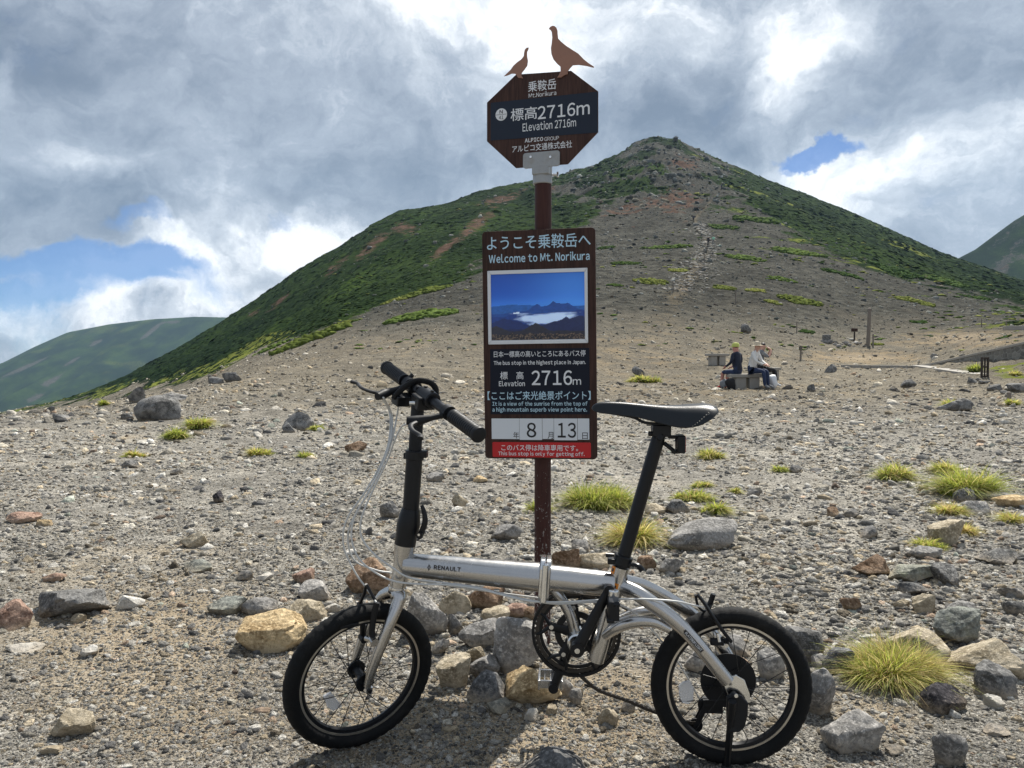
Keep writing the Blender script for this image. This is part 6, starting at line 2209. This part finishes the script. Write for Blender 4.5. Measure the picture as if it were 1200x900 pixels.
def stone_bench(p, L_, D_, H_, rz, label, legs=2):
    root = empty('stone_bench', p, label, 'bench', 'stone benches on the plain')
    c, s = math.cos(rz), math.sin(rz); ax = (Vector((c, s, 0)), Vector((-s, c, 0)), Vector((0, 0, 1)))
    mb = MB(); mb.box(p + Vector((0, 0, H_ - .05)), (L_, D_, .10), ax); mb.build('seat_slab', M['concrete'], root, 30, .015)
    for k in (-1, 1):
        mb = MB(); mb.box(p + ax[0] * (L_ * .20 * k) + Vector((0, 0, (H_ - .10) / 2 - .02)), (L_ * .30, D_ * .8, H_ - .06), ax); mb.build('leg', M['concrete'], root, 30, .02)
    return root


stone_bench(at(874), 1.0, .42, .43, .1, 'low stone bench on which the three people sit')
p = ground_at(840, 427.5); stone_bench(p, 25 * p.y / FOC, .5, 13 * p.y / FOC, .05, 'empty stone bench left of the seated people')
p = ground_at(906, 444); stone_bench(p, 13 * p.y / FOC, .45, 13 * p.y / FOC, .2, 'empty stone bench right of the seated people')
FZ = dict(top='navy', sleeve='navy', skin='skin2', hair='hair', bottom='navy2', shin='skin2', shoe='redcloth')
arms_rest = ([(.05, .24, .78), (.28, .16, .66), (.35, .13, .63)])
arms_up = ([(.22, .22, .86), (.30, .10, 1.05), (.24, .05, 1.12)])
pa_ = at(864.5, -.06)
A1 = figure('person', pose_sit(arms_rest, arms_rest, .42, .0), pa_, math.radians(128), FZ, 'seated person in dark navy top and yellow green cap, back to the camera')
pb2 = at(880, -.12)
A2 = figure('person', pose_sit(([(.12, .22, .78), (.30, .10, .68), (.36, .06, .66)]), ([(.12, .22, .78), (.30, .10, .68), (.36, .06, .66)]), .42, .10), pb2, math.radians(-40), dict(top='whitecloth', sleeve='whitecloth', skin='skin', hair='hair', bottom='navy2', shin='navy2', shoe='greycloth'), 'seated person in a white jacket and beige brimmed hat facing right')
pc2 = at(889.5, .30)
A3 = figure('person', pose_sit(arms_up, arms_up, .42, .02), pc2, math.radians(-12), dict(top='greycloth', sleeve='skin', skin='skin', hair='hair', bottom='blackcloth', shin='blackcloth', shoe='whitecloth'), 'seated person behind, in grey, lifting both hands to the face')


def hat(fig, off, r, h, brim, mat, nm, peak=0):
    mb = MB()
    c = Vector(off)
    mb.tube([c, c + Vector((0, 0, h * .55)), c + Vector((0, 0, h * .9)), c + Vector((0, 0, h))], [r, r * .98, r * .75, r * .2], 20)
    if brim: mb.tube([c - Vector((0, 0, .004)), c + Vector((0, 0, .010))], [brim, r * 1.02], 24)
    if peak: mb.box(c + Vector((r + .03, 0, .004)), (.10, .14, .012))
    o = mb.build(nm, M[mat], None, 40)
    o.parent = fig
    return o


hat(A1, (.08, 0, 1.22), .105, .12, 0, 'limecap', 'cap', 1)
hat(A2, (.18, 0, 1.22), .100, .11, .17, 'beige', 'sun_hat')
# things beside them
def bag(p, w, d, h, mat, label, nm='bag'):
    V, F_ = rock_shape(int(p.x * 991) % 9999, 3, 6, 8, .05)
    V = V * np.array([w / 2, d / 2, h / 2]); V[:, 2] += h / 2 * .95
    me = np_mesh(nm, V, F_); me.materials.append(M[mat])
    o = link(nm, me, smooth=60); o.location = p
    return tag(o, label, 'bag')


bag(at(855.5, -.45), .30, .22, .34, 'blackcloth', 'dark backpack on the ground beside the person in navy', 'backpack')
bag(at(848.5, -.15), .22, .2, .26, 'greycloth', 'grey bag on the ground behind the red shoes')
bag(at(905, -.1), .30, .3, .42, 'bagwhite', 'white plastic bag on the ground right of the seated people', 'plastic_bag')
# hikers on the trail
for k, (px, py, Yh, zs, lab, f) in enumerate((
    (828.5, 289, 127, dict(top='blackcloth', sleeve='blackcloth', skin='skin', hair='hair', bottom='blackcloth', shin='blackcloth', shoe='blackcloth'), 'hiker in black on the stone steps', 1.4),
    (834.5, 287, 127, dict(top='mint', sleeve='mint', skin='skin', hair='hair', bottom='greycloth', shin='greycloth', shoe='blackcloth'), 'hiker in a mint green top on the stone steps', 1.6),
    (811, 262, 185, dict(top='navy', sleeve='navy', skin='skin', hair='hair', bottom='blackcloth', shin='blackcloth', shoe='blackcloth'), 'dark clothed hiker higher up, left of the trail', 1.2),
    (843.5, 222, 250, dict(top='navy2', sleeve='navy2', skin='skin', hair='hair', bottom='navy', shin='navy', shoe='blackcloth'), 'tiny hiker high on the trail below the summit', 1.5))):
    p = ground_at(px, py)
    figure('person', pose_stand(), p, f, zs, lab, 1.0 if k < 3 else 1.0, group='hikers on the summit trail')

# ------------------------------------------------------------------ walls, kerbs and posts on the right
def gpos(px, Y):
    x = (px - 600) / FOC * Y
    return Vector((x, Y, gz(x, Y)))


wall = empty('retaining_wall', gpos(1100, 36), 'concrete topped stone retaining wall rising to the right edge', 'wall')
Pw = [(1073, 37.8, 429.0), (1098, 36.6, 424.0), (1130, 35.0, 416.6), (1165, 33.4, 408.6), (1200, 32.0, 400.4), (1240, 30.6, 391), (1300, 28.8, 377)]
tops = []
for px, Y, py in Pw:
    x = (px - 600) / FOC * Y
    tops.append(Vector((x, Y, float(py2z(py, Y)))))
m, N, b = material('rough_stone_wall_face')
co = N.n('ShaderNodeTexCoord').outputs['Object']
v = N.n('ShaderNodeTexVoronoi', {'Vector': co, 'Scale': 5.5})
ve = N.n('ShaderNodeTexVoronoi', {'Vector': co, 'Scale': 5.5}, feature='DISTANCE_TO_EDGE')
gcol = N.n('ShaderNodeSeparateColor', {0: v.outputs['Color']}).outputs[0]
cc = N.mix(gcol, (.12, .115, .10), (.24, .23, .20)); cc = N.mix(N.rng(ve.outputs['Distance'], .05, .0), cc, (.34, .33, .30))
setin(N, b, base=cc, rough=.9, normal=bump(N, ve.outputs['Distance'], .8, .04))
M['wallface'] = m
mb = MB()
vs = []
for t in tops:
    back = Vector((.18, .45, 0))
    vs += [t + Vector((0, 0, -.10)), Vector((t.x, t.y - .05, min(gz(t.x, t.y) - .3, t.z - .3))), t + back + Vector((0, 0, -.10)), Vector((t.x + .18, t.y + .45, t.z - 1.2))]
fs = []
for i in range(len(tops) - 1):
    a, b_ = i * 4, (i + 1) * 4
    fs += [(a, a + 1, b_ + 1, b_), (a, b_, b_ + 2, a + 2), (a + 2, b_ + 2, b_ + 3, a + 3)]
mb.add(vs, fs); mb.build('wall_face', M['wallface'], wall, None)
for i in range(len(tops) - 1):
    a, b_ = tops[i], tops[i + 1]
    n_ = max(1, int((b_ - a).length / 1.6))
    for k in range(n_):
        p, q = a.lerp(b_, k / n_), a.lerp(b_, (k + 1) / n_)
        d = (q - p); l = d.length; d.normalize(); sd = Vector((0, 0, 1)).cross(d).normalized()
        if sd.y < 0: sd = -sd
        up = d.cross(sd); up = up if up.z > 0 else -up
        mb = MB(); mb.box((p + q) / 2 + sd * .19 - up * .05, (l - .015, .44, .10), (d, sd, up)); mb.build('coping_slab', M['concrete'], wall, 30, .01)
kerb = empty('stone_kerb', gpos(1110, 32), 'low concrete slab kerb running from the wall down to the wooden frame post', 'kerb')
ka, kb = Vector(((1076 - 600) / FOC * 37.6, 37.6, float(py2z(430.5, 37.6)))), Vector(((1150 - 600) / FOC * 29.0, 29.0, float(py2z(441.5, 29.0))))
for k in range(7):
    p, q = ka.lerp(kb, k / 7), ka.lerp(kb, (k + 1) / 7)
    d = (q - p); l = d.length; d.normalize(); sd = Vector((0, 0, 1)).cross(d).normalized(); up = d.cross(sd); up = up if up.z > 0 else -up
    mb = MB(); mb.box((p + q) / 2, (l - .02, .62, .22), (d, sd, up)); mb.build('slab', M['concrete'], kerb, 30, .01)
kl = empty('kerb_line', gpos(1028, 37.6), 'thin pale kerb line lying across the gravel path in front of the wall', 'kerb')
for k in range(8):
    x0_, x1_ = 986 + k * 11, 986 + (k + 1) * 11
    Y = 37.6
    a, b_ = [Vector(((x - 600) / FOC * Y, Y, float(py2z(427.6 + (x - 986) * .015, Y)))) for x in (x0_ + .4, x1_ - .4)]
    mb = MB(); mb.box((a + b_) / 2 - Vector((0, 0, .10)), ((b_ - a).length, .22, .22)); mb.build('kerb_stone', M['concrete'], kl, 30, .01)
a, b_ = gpos(1178, 44), gpos(1215, 43)
mb = MB()
z_ = float(py2z(384.5, 44)); mb.box(Vector(((1197 - 600) / FOC * 44, 44, z_)), (2.1, .3, .25)); o = mb.build('path_kerb', M['concrete'], None, 30, .02); tag(o, 'short pale kerb at the right edge on the upper path', 'kerb')
# wooden frame post
p = ground_at(1154, 443)
w_, h_ = 8.4 * p.y / FOC, 24 * p.y / FOC
fr = empty('frame_post', p, 'dark wooden frame post with slots at the end of the kerb', 'post')
for s_ in (-1, 0, 1):
    mb = MB(); mb.box(p + Vector((s_ * w_ * .42, 0, h_ / 2 - .05)), (w_ * (.20 if s_ else .10), .08, h_ + .1)); mb.build('upright', M['darkwood'], fr, 30, .005)
for t in (.06, .52, .95):
    mb = MB(); mb.box(p + Vector((0, .002, h_ * t)), (w_ * .96, .066, .06)); mb.build('crossbar', M['darkwood'], fr, 30, .005)


def post_thing(px, pyb, wpx, hpx, mat, label, nm='wooden_post', tilt=0.0, head=None, cat='post', group=None):
    p = ground_at(px, pyb)
    r = wpx * p.y / FOC / 2; h = hpx * p.y / FOC
    root = empty(nm, p, label, cat, group)
    up = Vector((tilt, 0, 1)).normalized()
    mb = MB(); mb.tube([p - up * .15, p + up * h * .5 + Vector((r * .1, 0, 0)), p + up * h], [r * 1.05, r, r * .88], 12); mb.build('shaft', M[mat], root, 40)
    if head:
        hw_, hh, hm = head
        mb = MB(); mb.box(p + up * (h - hh * p.y / FOC / 2), (hw_ * p.y / FOC, max(.06, r * 1.2), hh * p.y / FOC)); mb.build('head', M[hm], root, 30, .01)
    else:
        mb = MB(); mb.tube([p + up * h, p + up * (h + r * .5)], [r * .9, r * .3], 12); mb.build('cap', M[mat], root, 40)
    return root


post_thing(1016.5, 405.5, 4.2, 43, 'oldwood', 'tall weathered wooden pole standing on the right plain', 'wooden_pole', .03)
post_thing(1022.5, 406, 1.8, 14, 'oldwood', 'short thin post just right of the tall wooden pole')
post_thing(1000.5, 401, 1.8, 16, 'darkwood', 'small brown sign on a post left of the tall wooden pole', 'small_sign', 0, (7.5, 4, 'signwood'), 'sign')
post_thing(938, 422, 2.2, 16, 'oldwood', 'low post with a dark head on the plain right of the people', 'marker_post', 0, (3.4, 5, 'black'))
post_thing(1183, 471, 5.0, 11, 'oldwood', 'short stubby wooden post near the right edge', 'wooden_post')
post_thing(933, 389, 1.2, 12, 'oldwood', 'thin post on the slope above the low marker post')
post_thing(861, 356, 1.2, 16, 'oldwood', 'thin rope post at the right foot of the stone steps', group='rope posts beside the trail')
post_thing(824, 314, 1.0, 22, 'oldwood', 'thin rope post on the left of the stone steps below the hikers', group='rope posts beside the trail')
post_thing(788, 342, 1.2, 12, 'oldwood', 'thin rope post at the lower left of the stone steps', group='rope posts beside the trail')
post_thing(1149, 384, 1.2, 10, 'oldwood', 'thin post on the upper path left of the pale kerb')
post_thing(1178, 384, 1.2, 8, 'oldwood', 'thin post on the upper path at the left end of the pale kerb')
ORD = ['first', 'second', 'third', 'fourth', 'fifth', 'sixth', 'seventh', 'eighth', 'ninth']
# little stone monument and stones by the pole
p = ground_at(968, 402)
root = empty('stone_monument', p, 'small square stone monument left of the brown sign', 'monument')
u_ = p.y / FOC
mb = MB(); mb.box(p + Vector((0, 0, 1.5 * u_)), (12 * u_, 9 * u_, 4 * u_)); mb.build('plinth', ROCK['grey'], root, 30, .05)
mb = MB(); mb.box(p + Vector((0, 0, 6.5 * u_)), (8.5 * u_, 6 * u_, 6 * u_)); mb.build('block', ROCK['dgrey'], root, 30, .05)
for k in range(9):
    x = 978 + k * 4.3; yb = 405 + 2.2 * math.sin(k * 1.7)
    p = ground_at(x, yb); V, F_ = rock_shape(5000 + k, 3, 12, 10, .04); s_ = (5 + 2 * math.sin(k * 2.3)) * p.y / FOC / 2
    me = np_mesh('rock', V * np.array([s_, s_ * .8, s_ * .7]) + np.array([0, 0, s_ * .4]), F_); me.materials.append(ROCK['lgrey' if k % 3 == 0 else 'grey'])
    o = link('rock', me, smooth=32); o.location = p; tag(o, '%s stone from the left in the row at the foot of the tall pole' % ORD[k], 'rock', 'stones in a row by the tall wooden pole')
# stones edging the grassy strip
for k in range(8):
    x = 1146 + k * 5.2; yb = 446 + k * 2.6 + 1.5 * math.sin(k * 2.1)
    p = ground_at(x, yb); V, F_ = rock_shape(5100 + k, 3, 12, 10, .04); s_ = (7 + 2.5 * math.sin(k * 1.3)) * p.y / FOC / 2
    me = np_mesh('rock', V * np.array([s_, s_ * .8, s_ * .6]) + np.array([0, 0, s_ * .3]), F_); me.materials.append(ROCK['grey' if k % 2 else 'dgrey'])
    o = link('rock', me, smooth=32); o.location = p; tag(o, '%s stone from the left edging the grassy strip by the frame post' % ORD[k], 'rock', 'stones edging the grassy strip')
# summit shrine
p = ground_at(789.5, 166)
root = empty('summit_shrine', p, 'tiny shrine hut on the very summit of the mountain', 'shrine')
mb = MB(); mb.box(p + Vector((0, 0, .8)), (1.8, 1.6, 1.8)); mb.build('wall', M['darkwood'], root, None)
mb = MB(); a_ = [(-1.3, 1.6), (1.3, 1.6), (0, 2.5)]
mb.add([p + Vector((x, y, z)) for y in (-1.1, 1.1) for x, z in a_], [(0, 1, 2), (5, 4, 3), (0, 3, 4, 1), (1, 4, 5, 2), (2, 5, 3, 0)]); mb.build('roof', M['galv'], root, None)

# ------------------------------------------------------------------ haze
HAZE = True
if HAZE:
    mb = MB(); mb.box((0, 1150, 40), (9000, 2900, 1060))
    m = bpy.data.materials.new('thin_mountain_air'); m.use_nodes = True
    t = m.node_tree; t.nodes.clear()
    o_ = t.nodes.new('ShaderNodeOutputMaterial'); v_ = t.nodes.new('ShaderNodeVolumePrincipled')
    v_.inputs['Color'].default_value = (.50, .74, 1, 1); v_.inputs['Density'].default_value = .00009; v_.inputs['Anisotropy'].default_value = .2
    t.links.new(v_.outputs[0], o_.inputs['Volume'])
    hz = mb.build('haze', m, None, None); tag(hz, 'thin bluish mountain haze', kind='stuff')
    hz.display_type = 'BOUNDS'
sc.cycles.max_bounces = 6
sc.cycles.transparent_max_bounces = 12
for md in SCAT:
    md.show_viewport = True
